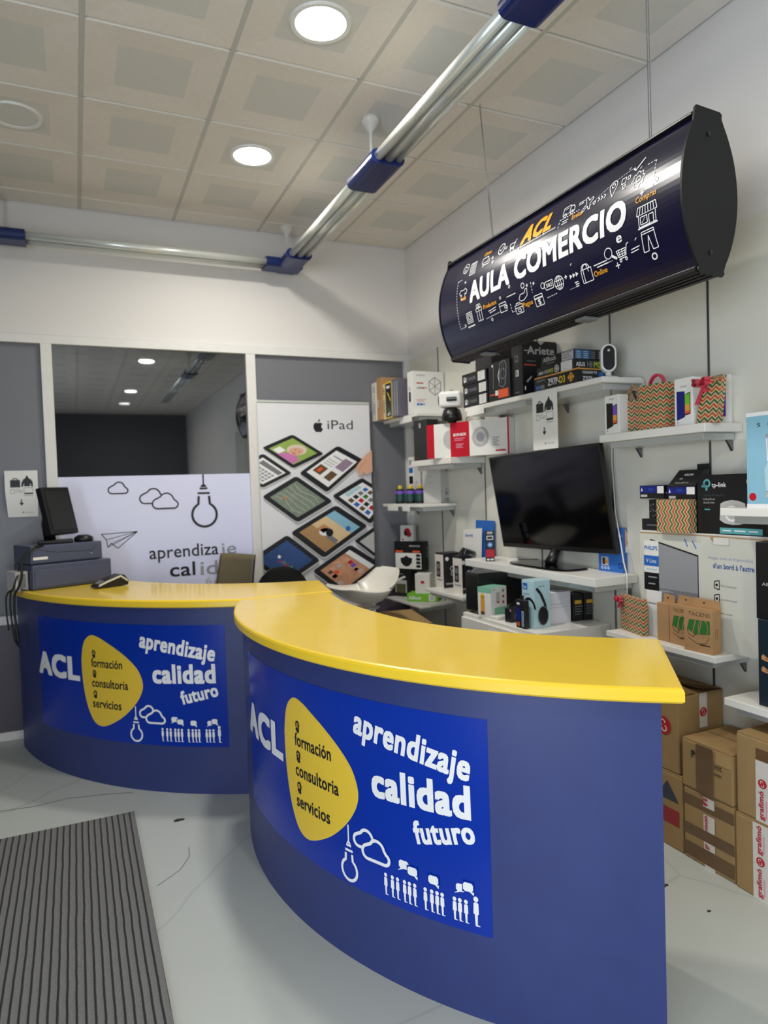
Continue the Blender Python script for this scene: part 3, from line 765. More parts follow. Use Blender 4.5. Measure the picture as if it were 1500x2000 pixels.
    S(G, lw, True); S([(0.548,0.155),(0.558,0.146),(0.575,0.166)]); S([(0.592,0.15),(0.61,0.15)]); S([(0.592,0.142),(0.606,0.142)])
    S([(0.402,0.132),(0.402,0.158),(0.452,0.158),(0.452,0.132),(0.425,0.132),(0.412,0.112),(0.412,0.132)], lw, True); S([(0.425,0.12),(0.466,0.12),(0.466,0.145)]); plus(0.492,0.135,0.008); Rg(0.50,0.112,0.006)
    rc(0.292,0.108,0.343,0.168)
    for j in range(6): S([(0.298,0.117+0.009*j),(0.337,0.117+0.009*j)], 0.003)
    Rg(0.243,0.160,0.025); S([(0.228,0.150),(0.238,0.172),(0.258,0.160)]); S([(0.235,0.142),(0.255,0.150)])
    S([(0.225,0.050),(0.212,0.038),(0.222,0.022),(0.232,0.028),(0.232,-0.0),(0.264,0.0),(0.264,0.028),(0.274,0.022),(0.284,0.038),(0.268,0.052),(0.256,0.046),(0.240,0.046)], lw, True); plus(0.262,0.082,0.007)
    cv.dash([(0.225,0.105),(0.185,0.105),(0.185,-0.135),(0.235,-0.135)], lw, Wp, 2)
    # lower row
    rc(0.262,-0.125,0.312,-0.075); rc(0.270,-0.117,0.304,-0.083); Rg(0.287,-0.100,0.010); S([(0.255,-0.142),(0.32,-0.142)], 0.006); Rg(0.235,-0.128,0.005)
    rc(0.358,-0.135,0.398,-0.088); rc(0.353,-0.088,0.403,-0.074); S([(0.378,-0.135),(0.378,-0.074)]); Rg(0.369,-0.064,0.008); Rg(0.387,-0.064,0.008)
    S([(0.455,-0.110),(0.520,-0.105)]); S([(0.462,-0.120),(0.515,-0.116)]); cv.dash([(0.425,-0.138),(0.54,-0.134)], lw, Wp, 2); Rg(0.468,-0.152,0.006)
    rc(0.548,-0.140,0.600,-0.100); S([(0.548,-0.112),(0.600,-0.112)]); rc(0.585,-0.128,0.606,-0.118); Rg(0.565,-0.075,0.005)
    S([(0.615,-0.085),(0.685,-0.085)]); Rg(0.645,-0.045,0.006)
    S([(0.70,-0.118),(0.715,-0.100),(0.745,-0.100),(0.755,-0.086),(0.768,-0.086),(0.762,-0.115),(0.735,-0.128),(0.712,-0.128)], lw, True); Rg(0.742,-0.068,0.011); plus(0.772,-0.075,0.007)
    rc(0.660,-0.175,0.712,-0.138); S([(0.660,-0.150),(0.712,-0.150)]); rc(0.672,-0.138,0.70,-0.130); rc(0.676,-0.168,0.696,-0.157); cv.dash([(0.632,-0.12),(0.632,-0.158),(0.655,-0.158)], lw, Wp, 2)
    rc(0.803,-0.178,0.858,-0.132); S([(0.803,-0.145),(0.858,-0.145)], 0.006); cv.text('$', (0.822,-0.172), (0.840,-0.172), 0.022, Wp, 2, 0.02)
    cv.dash([(0.80,-0.07),(0.80,-0.115)], lw, Wp, 2); plus(0.818,-0.080,0.007)
    S([(0.882,-0.112),(0.893,-0.097),(0.940,-0.097),(0.940,-0.130),(0.893,-0.130)], lw, True); Rg(0.874,-0.106,0.012); cv.text('SALE', (0.897,-0.121), (0.934,-0.121), 0.016, Wp, 2, 0.02)
    cv.dash([(0.885,-0.160),(0.95,-0.158)], lw, Wp, 2)
    Rg(0.977,-0.122,0.027); cv.ring(0.977,-0.122,0.012,0.003,Wp,2,ry=0.027); S([(0.977,-0.149),(0.977,-0.095)],0.003); S([(0.953,-0.112),(1.001,-0.112)],0.003); S([(0.953,-0.132),(1.001,-0.132)],0.003)
    plus(1.022,-0.112,0.008)
    for j in range(3): cv.poly([(1.045+0.018*j,-0.128),(1.060+0.018*j,-0.119),(1.045+0.018*j,-0.110)], Wp, 2)
    S([(1.06,-0.078),(1.067,-0.072)]); S([(1.065,-0.148),(1.085,-0.148)],0.004); S([(1.068,-0.156),(1.088,-0.156)],0.004); S([(1.065,-0.164),(1.085,-0.164)],0.004); cv.dash([(1.03,-0.165),(1.06,-0.165)], 0.0025, Wp, 2, 0.003, 0.004)
    rc(1.112,-0.165,1.168,-0.115); Rg(1.140,-0.115,0.018,a0=0,a1=PI); Rg(1.132,-0.112,0.016,a0=0,a1=PI); S([(1.124,-0.165),(1.124,-0.115)]); S([(1.150,-0.115),(1.152,-0.128)])
    S([(1.185,-0.118),(1.255,-0.118)],0.004); S([(1.20,-0.128),(1.262,-0.128)],0.004); cv.dash([(1.265,-0.128),(1.282,-0.128)],0.003,Wp,2,0.003,0.004)
    Rg(1.268,-0.098,0.019); cv.stroke([(1.284,-0.112),(1.306,-0.128)],0.009,Wp,2); plus(1.302,-0.152,0.011)
    S([(1.378,-0.120),(1.418,-0.118)],0.0035); S([(1.375,-0.130),(1.412,-0.128)],0.0035); S([(1.402,-0.095),(1.410,-0.088)])
    # shop front and trousers
    S([(1.428,0.005),(1.508,0.005),(1.514,-0.022),(1.422,-0.022)], lw, True)
    for j in range(1, 7): S([(1.428+0.0115*j,0.005),(1.422+0.0131*j,-0.022)], 0.003)
    rc(1.430,-0.062,1.506,-0.022); rc(1.438,-0.055,1.468,-0.030); rc(1.476,-0.062,1.496,-0.032); S([(1.424,-0.066),(1.512,-0.066)],0.005); S([(1.444,-0.050),(1.460,-0.034)],0.002)
    S([(1.435,-0.080),(1.490,-0.080),(1.496,-0.148),(1.474,-0.148),(1.463,-0.098),(1.454,-0.148),(1.432,-0.148)], lw, True); S([(1.435,-0.088),(1.490,-0.088)]); Rg(1.470,-0.172,0.010,0.005)
    f = mb.build('printed_face', t)
    mb = MB()
    for i in range(n):
        a, b = sign_face_point(0, V[i]), sign_face_point(0, V[i+1])
        mb.poly([(-a[0], 0, a[2]), (-b[0], 0, b[2]), (-b[0], -Ls, b[2]), (-a[0], -Ls, a[2])], M_signp)
    mb.build('back_face', t)
    # end caps with rounded lugs and screws
    ol = [(-0.062,0.268),(-0.056,0.276),(0.052,0.270),(0.060,0.262),(0.058,0.248)]
    ol += [(-sign_face_point(0, v)[0]+0.004, sign_face_point(0, v)[2]) for v in [0.235-0.47*i/20 for i in range(21)]]
    ol += [(0.058,-0.250),(0.060,-0.262),(0.052,-0.270),(-0.050,-0.266),(-0.060,-0.256),(-0.058,-0.246)]
    ol += [(sign_face_point(0, v)[0]-0.004, sign_face_point(0, v)[2]) for v in [-0.235+0.47*i/20 for i in range(21)]]
    for y0, y1 in ((0.006, -0.002), (-Ls+0.002, -Ls-0.006)):
        mb = MB(); prism(mb, ol, y0, y1, 'y', M_blackm); c = mb.build('end_cap', t, weld=True)
        mb = MB(); yy = y1 if y1 < -1 else y0; s = -1 if y1 < -1 else 1
        for z in (0.19, -0.195):
            mb = MB(); mb.tube([(-0.004, yy, z), (-0.004, yy+s*0.004, z)], 0.008, M_blk, 12); mb.build('screw', c)
    for nm, z0, z1 in (('top_rail', 0.245, 0.262), ('bottom_rail', -0.262, -0.240)):
        mb = MB(); mb.box(-0.058, 0.058, -Ls+0.004, -0.004, z0, z1, M_blackm); mb.box(-0.066, -0.050, -Ls+0.004, -0.004, z0+0.002, z1-0.004, M_blk); mb.box(0.050, 0.066, -Ls+0.004, -0.004, z0+0.002, z1-0.004, M_blk)
        if z0 < 0:
            for k in range(3): mb.box(-0.03+0.03*k-0.004, -0.03+0.03*k+0.004, -Ls+0.01, -0.01, z0-0.004, z0, M_blk)
            mb.box(-0.035, 0.035, -0.98, -1.04, z0-0.016, z0-0.003, M_grey); mb.box(-0.035, 0.035, -0.25, -0.29, z0-0.016, z0-0.003, M_grey)
        mb.build(nm, t, bevel=0.003)
    for ya, yb in ((-0.345, -0.26), (-1.37, -1.37)):
        for d in (-0.012, 0.012):
            mb = MB(); mb.tube([(-0.0, ya+d*0.4, 0.262), (-0.005+d*0.6, yb+d, H-SG_Z-0.006)], 0.0016, M_grey, 6); mb.build('suspension_wire', t)
build_sign()

# ---------------------------------------------------------------- wall shelves
def wall_shelf(y0, y1, z, depth, label, th=0.034, bracket=True, price=None):
    """y0 far end, y1 near end, z top of the board"""
    t = empty('wall_shelf', (0, y0, z)); tag(t, label, 'shelf', 'white wall shelves'); L = y0-y1
    mb = MB(); mb.box(-depth, -0.011, -L, 0, -th, 0, M_shelf); mb.build('board', t, bevel=0.003)
    if bracket:
        mb = MB(); mb.box(-depth+0.035, -0.012, -L+0.035, -0.035, -th-0.030, -th-0.0005, M_steel); mb.build('under_rail', t, bevel=0.003)
        for y in (-0.05, -L+0.05):
            mb = MB(); mb.faces([(-0.012,y-0.006,-th-0.03),(-0.012,y+0.006,-th-0.03),(-0.012,y+0.006,-th-0.075),(-0.012,y-0.006,-th-0.075),(-0.045,y-0.006,-th-0.03),(-0.045,y+0.006,-th-0.03)], [(0,1,2,3),(0,4,5,1),(4,0,3),(1,5,2),(4,3,2,5)], M_joint)
            mb.build('bracket', t)
    for k, (a, b) in enumerate(price or []):
        mb = MB(); mb.box(-depth-0.003, -depth, -b, -a, -th-0.030, -th+0.004, M_cardw); mb.build('price_strip', t)
    return t
wall_shelf(-0.08, -0.66, 2.075, 0.27, 'short wall shelf of files and white boxed part, highest in the back corner', 0.022, True, [(0.30, 0.50)])
wall_shelf(-0.55, -1.125, 1.735, 0.275, 'wall shelf under the red and white speaker box', 0.040, True)
wall_shelf(-0.08, -0.74, 1.425, 0.30, 'wall shelf carrying small ink bottles in the back corner', 0.020, True, [(0.10, 0.28), (0.36, 0.48)])
wall_shelf(-0.70, -1.22, 0.83, 0.27, 'low wall shelf holding a pair of black and white boxes', 0.022, True)
wall_shelf(-1.31, -1.925, 2.03, 0.268, 'upper wall shelf under black computer part boxes and paper sign, far half', 0.026, True, [(0.03, 0.22)])
wall_shelf(-1.93, -2.54, 2.03, 0.268, 'upper wall shelf with stacked circuit board boxes and small camera, near half', 0.026, True)
wall_shelf(-2.46, -3.06, 1.765, 0.225, 'wall shelf with zigzag gift bags and phone boxes on it', 0.036, True)
wall_shelf(-1.28, -2.47, 1.085, 0.28, 'long wall shelf that the television stands on', 0.042, True)
wall_shelf(-2.50, -3.108, 0.84, 0.245, 'wall shelf with kraft boxes and large television carton', 0.026, True)
wall_shelf(-3.145, -3.76, 1.428, 0.25, 'wall shelf at the right edge under the pale blue blender box', 0.030, True)
wall_shelf(-3.15, -3.76, 0.695, 0.25, 'wall shelf at the right edge under the dark shoe print box', 0.030, True)
# glass shelf under the green box
t = empty('glass_shelf', (0, -0.08, 0.69)); tag(t, 'low grey glass shelf with green board box in the back corner', 'shelf')
mb = MB(); mb.box(-0.30, -0.011, -0.60, 0, -0.012, 0, M_lgrey); mb.build('pane', t, bevel=0.002)
for y in (-0.06, -0.54):
    mb = MB(); mb.box(-0.28, -0.011, y-0.008, y+0.008, -0.04, -0.0125, M_steel); mb.build('bracket', t)
# low drawer unit under the television
t = empty('drawer_cabinet', (-0.47, -2.275, 0)); tag(t, 'low white drawer cabinet below the television shelf', 'cabinet')
mb = MB(); mb.box(0, 0.455, 0, 0.715, 0.10, 0.81, M_shelf); mb.box(0.02, 0.44, 0.02, 0.69, 0, 0.10, M_grey); mb.build('carcass', t, bevel=0.004)
for k in range(3):
    mb = MB(); z0 = 0.12+0.226*k; mb.box(-0.016, -0.0005, 0.006, 0.709, z0, z0+0.215, M_shelf); dr = mb.build('drawer_front', t, bevel=0.003)
    mb = MB(); mb.box(-0.026, -0.0165, 0.22, 0.42, z0+0.17, z0+0.185, M_alu); mb.build('handle', dr, bevel=0.002)

# ---------------------------------------------------------------- goods: helpers
def pbox(name, label, cat, loc, rot, w, d, h, m, art=None, group=None, top=None, bevel=0.0015):
    mb = MB(); mb.box(0, w, 0, d, 0, h, m, top)
    if art: art(mb, front(mb), left_face(mb, d), right_face(mb, w), top_face(mb, h))
    o = mb.build(name, None, loc, rot, bevel=bevel, segs=1)
    return tag(o, label, cat, group)
def lines(cv, u, v, wd, n, dv, m, t=0.003, k=1):
    for i in range(n):
        L = wd*(1.0, 0.8, 0.92, 0.7)[i % 4]; cv.rect(u, v-i*dv, u+L, v-i*dv+t, m, k)
def wy(y): return y      # along-wall coordinate

# ---- corner column, top shelf (z 2.075): files and thin boxes standing side by side, then a white boxed part
z = 2.0755; xf = -0.315; y = -0.012
def a1(mb, f, l, r, t):
    f.rect(0.02, 0.22, 0.07, 0.27, M_lgrey); f.rect(0.02, 0.05, 0.07, 0.14, M_lgrey); lines(f, 0.02, 0.19, 0.05, 3, 0.02, M_grey)
pbox('storage_file', 'cream box file with grey marks, leftmost on the corner top shelf', 'box file', (xf-0.02, y, z), WALLROT, 0.085, 0.25, 0.30, M_cream, a1, 'files on the corner top shelf'); y -= 0.087
def a1b(mb, f, l, r, t): f.rect(0.008, 0.10, 0.035, 0.16, M_lgrey)
pbox('card_box', 'tall brown card box standing in the row on the corner top shelf', 'box', (xf-0.015, y, z), WALLROT, 0.088, 0.26, 0.325, M_kraft, a1b, 'files on the corner top shelf'); y -= 0.090
def a2(mb, f, l, r, t):
    f.rect(0.0, 0.0, 0.03, 0.262, M_cream); random.seed(3)
    for k in range(14):
        v = 0.01+0.018*k; f.rect(0.004, v, 0.026, v+0.011, random.choice([M_blk, M_yellowp, M_grey, M_ktape]), 2)
pbox('picture_case', 'narrow multicoloured patterned case on the corner top shelf', 'case', (xf, y, z), WALLROT, 0.03, 0.22, 0.265, M_cream, a2, 'files on the corner top shelf'); y -= 0.032
def a3(mb, f, l, r, t):
    f.rect(0.012, 0.010, 0.115, 0.262, M_blk); f.rect(0.03, 0.225, 0.09, 0.245, M_wprint, 2); f.poly([(0.045,0.19),(0.055,0.20),(0.105,0.13),(0.095,0.125)], M_yellowp, 2)
    f.disc(0.065, 0.06, 0.018, M_dgreen, 2); f.disc(0.085, 0.035, 0.014, M_inkg, 2); f.disc(0.055, 0.03, 0.012, M_wprint, 2)
pbox('component_box', 'black fronted component box with pale edge on the corner top shelf', 'box', (xf, y, z), WALLROT, 0.118, 0.24, 0.275, M_yellowp, a3, 'files on the corner top shelf'); y -= 0.120
def a4(mb, f, l, r, t):
    for k in range(5): f.rect(0.012+0.02*k, 0.01, 0.020+0.02*k, 0.26, (M_lgrey, M_grey)[k % 2])
pbox('component_box', 'grey purple striped component box on the corner top shelf', 'box', (xf, y, z), WALLROT, 0.105, 0.24, 0.28, mat('mauve_card', (104, 100, 112), 0.5), a4, 'files on the corner top shelf'); y -= 0.107
def a5(mb, f, l, r, t):
    f.rect(0.02, 0.09, 0.05, 0.16, M_blk); f.rect(0.02, 0.17, 0.045, 0.2, M_lgrey)
    r.text('GIGABYTE', (0.03, 0.270), (0.10, 0.270), 0.012, M_inkg, 1, 0.02); r.rect(0.03, 0.215, 0.085, 0.224, M_red); r.text('A70M-ITX', (0.03, 0.178), (0.115, 0.178), 0.014, M_ink, 1, 0.02)
    r.rect(0.075, 0.178, 0.09, 0.19, M_orange, 2); lines(r, 0.03, 0.10, 0.075, 2, 0.012, M_pink, 0.005); r.rect(0.03, 0.06, 0.05, 0.075, M_blue); r.rect(0.055, 0.06, 0.075, 0.075, M_blue); r.rect(0.08, 0.062, 0.092, 0.074, M_blue)
    P = [(0.180+0.055*math.cos(PI/6+PI/3*i), 0.20+0.065*math.sin(PI/6+PI/3*i)) for i in range(6)]
    r.seg(P+[P[0]], 0.005, M_grey)
    for q in P: r.stroke([(0.18, 0.20), q], 0.004, M_grey)
pbox('component_box', 'white boxed computer part with grey hexagon emblem on the corner top shelf', 'box', (-0.27, -0.522, z), WALLROT, 0.085, 0.255, 0.305, M_cardw, a5)
# dark canister with yellow lid next to the white box
mb = MB(); mb.lathe([(0.045, 0), (0.048, 0.01), (0.048, 0.13), (0.04, 0.14)], M_blk, n=20)
t = tag(mb.build('canister', None, (-0.10, -0.72, 1.7355), smooth=False), 'dark canister with yellow lid standing behind the red and white box', 'canister')
mb = MB(); mb.lathe([(0.046, 0.1405), (0.046, 0.165), (0.03, 0.17)], M_yellowp, n=20); mb.build('lid', t)

# ---- shelf at z 1.735: black box, red and white speaker box with gadgets on it
z = 1.7355
def ab(mb, f, l, r, t):
    f.ring(0.085, 0.245, 0.008, 0.005, M_wprint, 1, ry=0.014)
pbox('gift_box', 'tall matt black box with small white mark beside the red and white box', 'box', (-0.272, -0.60, z), D(-84), 0.17, 0.10, 0.285, M_blkbox, ab)
def ar(mb, f, l, r, t):
    w, h = 0.64, 0.225
    f.rect(0, 0, 0.06, h, M_red); f.rect(0.195, 0, 0.345, h, M_red); f.rect(w-0.012, 0, w, h, M_red); t.rect(0.195, 0, 0.345, 0.05, M_red)
    f.disc(0.20, 0.118, 0.065, M_lgrey, 1, 28); f.disc(0.43, 0.118, 0.065, M_lgrey, 1, 28); f.rect(0.195, 0, 0.345, h, M_red, 2)
    for q in (0.43,): f.ring(q, 0.118, 0.055, 0.002, M_grey, 2); f.disc(q, 0.118, 0.03, M_inkg, 2)
    f.text('BOM-BOX', (0.222, 0.135), (0.322, 0.135), 0.018, M_wprint, 3, 0.04); lines(f, 0.228, 0.118, 0.085, 2, 0.012, M_pink, 0.004, 3); lines(f, 0.24, 0.080, 0.06, 3, 0.011, M_pink, 0.005, 3)
    lines(f, 0.52, 0.105, 0.05, 5, 0.012, M_grey, 0.004); f.rect(0.54, 0.02, 0.615, 0.030, M_red)
pbox('speaker_box', 'white and red speaker carton with round grilles on the middle wall shelf', 'box', (-0.325, -0.905, z), D(-66.2), 0.64, 0.062, 0.225, M_cardw, ar)
# white cube speaker on a dark domed base
zz = z+0.2255
t = empty('cube_speaker', (-0.225, -1.075, z+0.2255)); t.rotation_euler.z = D(-40)
tag(t, 'white rounded cube speaker with dark grilles raised on a black domed stand', 'speaker')
mb = MB(); mb.lathe([(0.030, 0), (0.030, 0.012), (0.068, 0.014), (0.066, 0.05), (0.055, 0.085), (0.035, 0.097), (0.03, 0.10)], M_blk, (0, 0.0, 0), 24); mb.build('domed_stand', t, smooth=True)
mb = MB(); mb.box(-0.075, 0.075, -0.065, 0.065, 0.10, 0.205, M_white); mb.build('case', t, bevel=0.02, segs=3)
mb = MB(); mb.tube([(-0.077, -0.005, 0.15), (-0.083, -0.005, 0.15)], 0.033, M_blk, 20); mb.tube([(-0.0831, -0.005, 0.15), (-0.086, -0.005, 0.15)], 0.018, M_grey, 16); mb.build('driver', t)
mb = MB(); mb.tube([(-0.02, -0.0655, 0.15), (0.045, -0.0655, 0.15)], 0.014, M_blk, 12); mb.build('display_slot', t)
mb = MB(); mb.lathe([(0.012, 0.2051), (0.014, 0.213), (0.010, 0.219)], M_grey, (0.0, 0.01, 0), 14); mb.build('knob', t)
mb = MB(); pts = [(0.0+0.06*math.cos(D(a)), 0.0, 0.004+0.035*math.sin(D(a))) for a in range(0, 181, 12)]; mb.tube(pts, 0.004, M_grey, 8)
o = mb.build('cable_loop', None, (-0.165, -1.245, z+0.2255), D(-66)); tag(o, 'grey loop of cable lying on the red and white speaker carton', 'cable')

# ---- shelf at z 1.425: ink bottles and white boxes
z = 1.4255
def ink(loc, label):
    t = empty('ink_bottle', loc); tag(t, label, 'ink bottle', 'ink bottles on the corner shelf')
    mb = MB(); mb.lathe([(0.036, 0), (0.038, 0.004), (0.038, 0.10), (0.028, 0.112)], M_blk, n=18); mb.build('bottle', t, smooth=False)
    mb = MB()
    for i in range(18):
        for v0, v1, m in ((0.075, 0.098, M_purple), (0.02, 0.075, mat('dark_teal_wrap', (30, 70, 66), 0.35) if 6 <= i <= 14 else M_dblue)):
            a, b = 2*PI*i/18, 2*PI*(i+1)/18; R = 0.0386
            mb.poly([(R*math.cos(a), R*math.sin(a), v0), (R*math.cos(b), R*math.sin(b), v0), (R*math.cos(b), R*math.sin(b), v1), (R*math.cos(a), R*math.sin(a), v1)], m)
    mb.build('wrap_label', t)
    mb = MB(); mb.lathe([(0.017, 0.1121), (0.017, 0.135), (0.012, 0.14)], M_yellowp, n=14); mb.build('cap', t)
ink((-0.197, -0.19, z), 'small dark ink bottle with purple band and yellow cap, leftmost on its shelf')
ink((-0.163, -0.30, z), 'small dark ink bottle with purple band, middle of three on its shelf')
ink((-0.112, -0.365, z), 'small dark ink bottle with purple band, rightmost of three on its shelf')
def aw(mb, f, l, r, t):
    f.rect(0.012, 0.30, 0.05, 0.335, M_inkg); f.rect(0.008, 0.235, 0.055, 0.275, M_blue); f.rect(0.008, 0.15, 0.055, 0.21, M_blk)
    random.seed(5)
    for k in range(12): r.disc(0.02+random.random()*0.10, 0.04+random.random()*0.26, 0.006, M_grey)
pbox('slim_carton', 'tall slim white carton with blue and black squares behind the ink bottles', 'box', (-0.105, -0.16, z), D(-78), 0.065, 0.07, 0.36, M_cardw, aw)
def aw2(mb, f, l, r, t):
    for k in range(3): f.rect(0.05, 0.24-0.045*k, 0.10, 0.243-0.045*k, M_grey)
    r.rect(0.05, 0.235, 0.13, 0.25, M_blk); lines(r, 0.05, 0.10, 0.09, 2, 0.02, M_grey, 0.004); r.rect(0.055, 0.06, 0.07, 0.085, M_grey); r.rect(0.085, 0.06, 0.14, 0.08, M_inkg); lines(r, 0.045, 0.03, 0.11, 2, 0.012, M_grey, 0.006)
pbox('router_carton', 'large pale grey carton standing right of the ink bottles', 'box', (-0.150, -0.49, z), D(-70), 0.17, 0.11, 0.275, mat('pale_grey_card', (196, 195, 190), 0.5), aw2)

# ---- low corner: glass shelf (0.69), boxes on and around
z = 0.6905
def ag(mb, f, l, r, t):
    f.text('ASRock', (0.015, 0.016), (0.11, 0.016), 0.026, M_wprint, 1, 0.03); f.rect(0.17, 0.006, 0.215, 0.052, M_cardw); f.rect(0.178, 0.012, 0.208, 0.046, M_lgrey, 2); t.rect(0.12, 0.05, 0.20, 0.20, M_dgreen); r.rect(0.06, 0.005, 0.2, 0.05, M_dgreen)
pbox('board_box', 'flat bright green circuit board box lying on the low glass shelf', 'box', (-0.262, -0.385, z), D(-42), 0.235, 0.145, 0.058, M_green, ag)
zz = z+0.0585
def akeep(mb, f, l, r, t):
    f.rect(0.045, 0.075, 0.072, 0.095, M_red); t.disc(0.06, 0.05, 0.012, M_lgrey)
pbox('white_carton', 'plain white carton with small red mark on the green box', 'box', (-0.205, -0.415, zz), D(-42), 0.115, 0.095, 0.148, M_cardw, akeep)
def amask0(mb, f, l, r, t):
    f.rect(0.012, 0.03, 0.12, 0.13, M_lgrey); f.rect(0.02, 0.03, 0.11, 0.10, mat('olive_print', (78, 82, 52), 0.5), 2); f.poly([(0.015,0.13),(0.10,0.165),(0.115,0.155),(0.04,0.12)], M_wprint, 2); f.rect(0.03, 0.175, 0.09, 0.18, M_inkg)
pbox('black_carton', 'black carton with green picture below the mask box', 'box', (-0.225, -0.085, z), D(-60), 0.16, 0.09, 0.21, M_blkbox, amask0)
zz = z+0.2105
def amask(mb, f, l, r, t):
    f.rect(0.008, 0.012, 0.245, 0.135, M_cardw); f.rect(0.008, 0.135, 0.245, 0.165, M_blkbox); f.rect(0.012, 0.14, 0.08, 0.155, M_orange, 2); f.rect(0.17, 0.14, 0.235, 0.155, M_orange, 2)
    f.poly([(0.055,0.095),(0.085,0.10),(0.11,0.115),(0.135,0.10),(0.165,0.095),(0.16,0.06),(0.135,0.035),(0.11,0.028),(0.085,0.035),(0.06,0.06)], M_ink, 2)
    for k in range(4): f.rect(0.20, 0.022+0.028*k, 0.238, 0.044+0.028*k, M_blkbox, 2)
    f.text('SENSOR', (0.14, 0.185), (0.24, 0.185), 0.012, M_wprint, 1, 0.02)
    for k in range(3): r.rect(0.05, 0.10+0.03*k, 0.09, 0.12+0.03*k, M_grey)
pbox('mask_box', 'black and white box picturing a dark face mask, on a black carton', 'box', (-0.222, -0.100, zz), D(-58), 0.265, 0.075, 0.225, M_blkbox, amask)
def asm(mb, f, l, r, t):
    f.disc(0.06, 0.075, 0.028, M_red, 1); f.disc(0.05, 0.06, 0.018, M_ink, 2); f.disc(0.075, 0.055, 0.022, M_red, 2); f.rect(0.01, 0.006, 0.03, 0.02, M_red)
pbox('small_white_box', 'small white box with red and black picture on the mask box', 'box', (-0.178, -0.128, zz+0.2255), D(-52), 0.115, 0.045, 0.125, M_cardw, asm)

# ---- low shelf (0.83) with black and white boxes
z = 0.8305
def aspk(mb, f, l, r, t):
    l.rect(0, 0, 0.12, 0.235, M_cream); l.rect(0.02, 0.075, 0.075, 0.185, M_ink, 2); l.disc(0.047, 0.15, 0.02, M_grey, 3); l.disc(0.047, 0.105, 0.016, M_grey, 3); l.rect(0.02, 0.05, 0.10, 0.06, M_inkg, 2)
    f.disc(0.03, 0.205, 0.014, M_wprint); f.disc(0.085, 0.12, 0.045, M_ink, 1, 20, 0.055)
    for q in ((0.07,0.135),(0.1,0.135),(0.075,0.10),(0.105,0.105)): f.ring(q[0], q[1], 0.014, 0.004, M_wprint, 2)
    f.text('SOUND CUBE', (0.02, 0.022), (0.14, 0.022), 0.013, M_wprint, 1, 0.02)
pbox('headset_box', 'black and cream box with white drawing, left on the low shelf', 'box', (-0.168, -0.795, z), 0.0, 0.145, 0.12, 0.245, M_blkbox, aspk, 'black and cream boxes on the low shelf')
pbox('headset_box', 'black and cream box with white drawing, partly behind the television shelf end', 'box', (-0.205, -1.080, z), 0.0, 0.098, 0.085, 0.25, M_blkbox, aspk, 'black and cream boxes on the low shelf')
t = empty('phone_holder', (-0.165, -1.045, z+0.2505), 0.0); tag(t, 'small black angled phone holder on a black box', 'phone holder')
mb = MB(); mb.faces([(0,0,0),(0.12,0,0),(0.12,0.06,0),(0,0.06,0),(0.03,0.02,0.05),(0.12,0.02,0.012),(0.12,0.035,0.012),(0.03,0.035,0.05)], [(0,3,2,1),(0,1,5,4),(1,2,6,5),(2,3,7,6),(3,0,4,7),(4,5,6,7)], M_blk); mb.build('cradle', t)
mb = MB(); mb.tube([(0.02,-0.001,0.006),(0.035,-0.001,0.044),(0.11,-0.001,0.014)], 0.004, M_grey, 6); mb.build('wire_arm', t)
# sheet and blue folder leaning on the wall behind
mb = MB(); cvm = lambda u, v, o: (0.008-0.10*v-o, -u, v); mb.faces([(-0.014,0,0),(-0.014,-0.23,0),(0.012,-0.23,0.30),(0.012,0,0.30),(-0.011,0,0),(-0.011,-0.23,0),(0.015,-0.23,0.30),(0.015,0,0.30)], [(0,1,2,3),(4,7,6,5),(0,4,5,1),(2,6,7,3),(1,5,6,2),(0,3,7,4)], M_blue)
o = mb.build('folder', None, (-0.030, -1.000, z+0.0)); tag(o, 'blue document folder leaning on the wall at the television shelf end', 'folder')
o.location.z = 0.8305; o.scale = (1, 1, 1.6)
mb = MB(); mb.faces([(0,0,0),(0,-0.24,0.0),(0.02,-0.24,0.43),(0.02,0,0.41),(0.003,0,0),(0.003,-0.24,0.0),(0.023,-0.24,0.43),(0.023,0,0.41)], [(0,1,2,3),(4,7,6,5),(0,4,5,1),(2,6,7,3),(1,5,6,2),(0,3,7,4)], M_cardw)
Canvas(mb, lambda u, v, o: (v*0.0478-0.0005-o, -u, v+u*0.083), 0.0008).text('Samsung', (0.03, 0.36), (0.13, 0.36), 0.018, M_blue, 1, 0.01)
o = mb.build('leaflet_card', None, (-0.062, -0.87, 0.8305)); tag(o, 'white printed card leaning in front of the blue folder', 'card')

# ---- upper shelf (2.03): computer part boxes
z = 2.0305
for k in range(3):
    def ap(mb, f, l, r, t):
        f.rect(0.185, 0.006, 0.262, 0.060, M_cardw); lines(f, 0.195, 0.050, 0.05, 4, 0.011, M_lgrey, 0.004, 2)
        f.rect(0.022, 0.018, 0.042, 0.050, M_wprint); f.rect(0.028, 0.028, 0.036, 0.05, M_blkbox, 2); f.rect(0.046, 0.018, 0.058, 0.046, M_inkg); f.text('POWER', (0.075, 0.022), (0.16, 0.022), 0.020, M_grey, 1, 0.02)
    pbox('power_supply_box', 'flat black box with white label at its right end, %s of the stack of three' % ('bottom', 'middle', 'top')[k], 'box', (-0.262-0.004*k, -1.288-0.003*((k*2) % 3), z+0.0685*k), WALLROT, 0.275, 0.20, 0.068, M_blkbox, ap, 'stack of flat black boxes on the upper shelf')
def ap4(mb, f, l, r, t): f.text('MODULAR', (0.06, 0.09), (0.16, 0.09), 0.022, M_lgrey, 1, 0.03); r.text('PC', (0.02, 0.09), (0.06, 0.09), 0.022, M_lgrey, 1, 0.03)
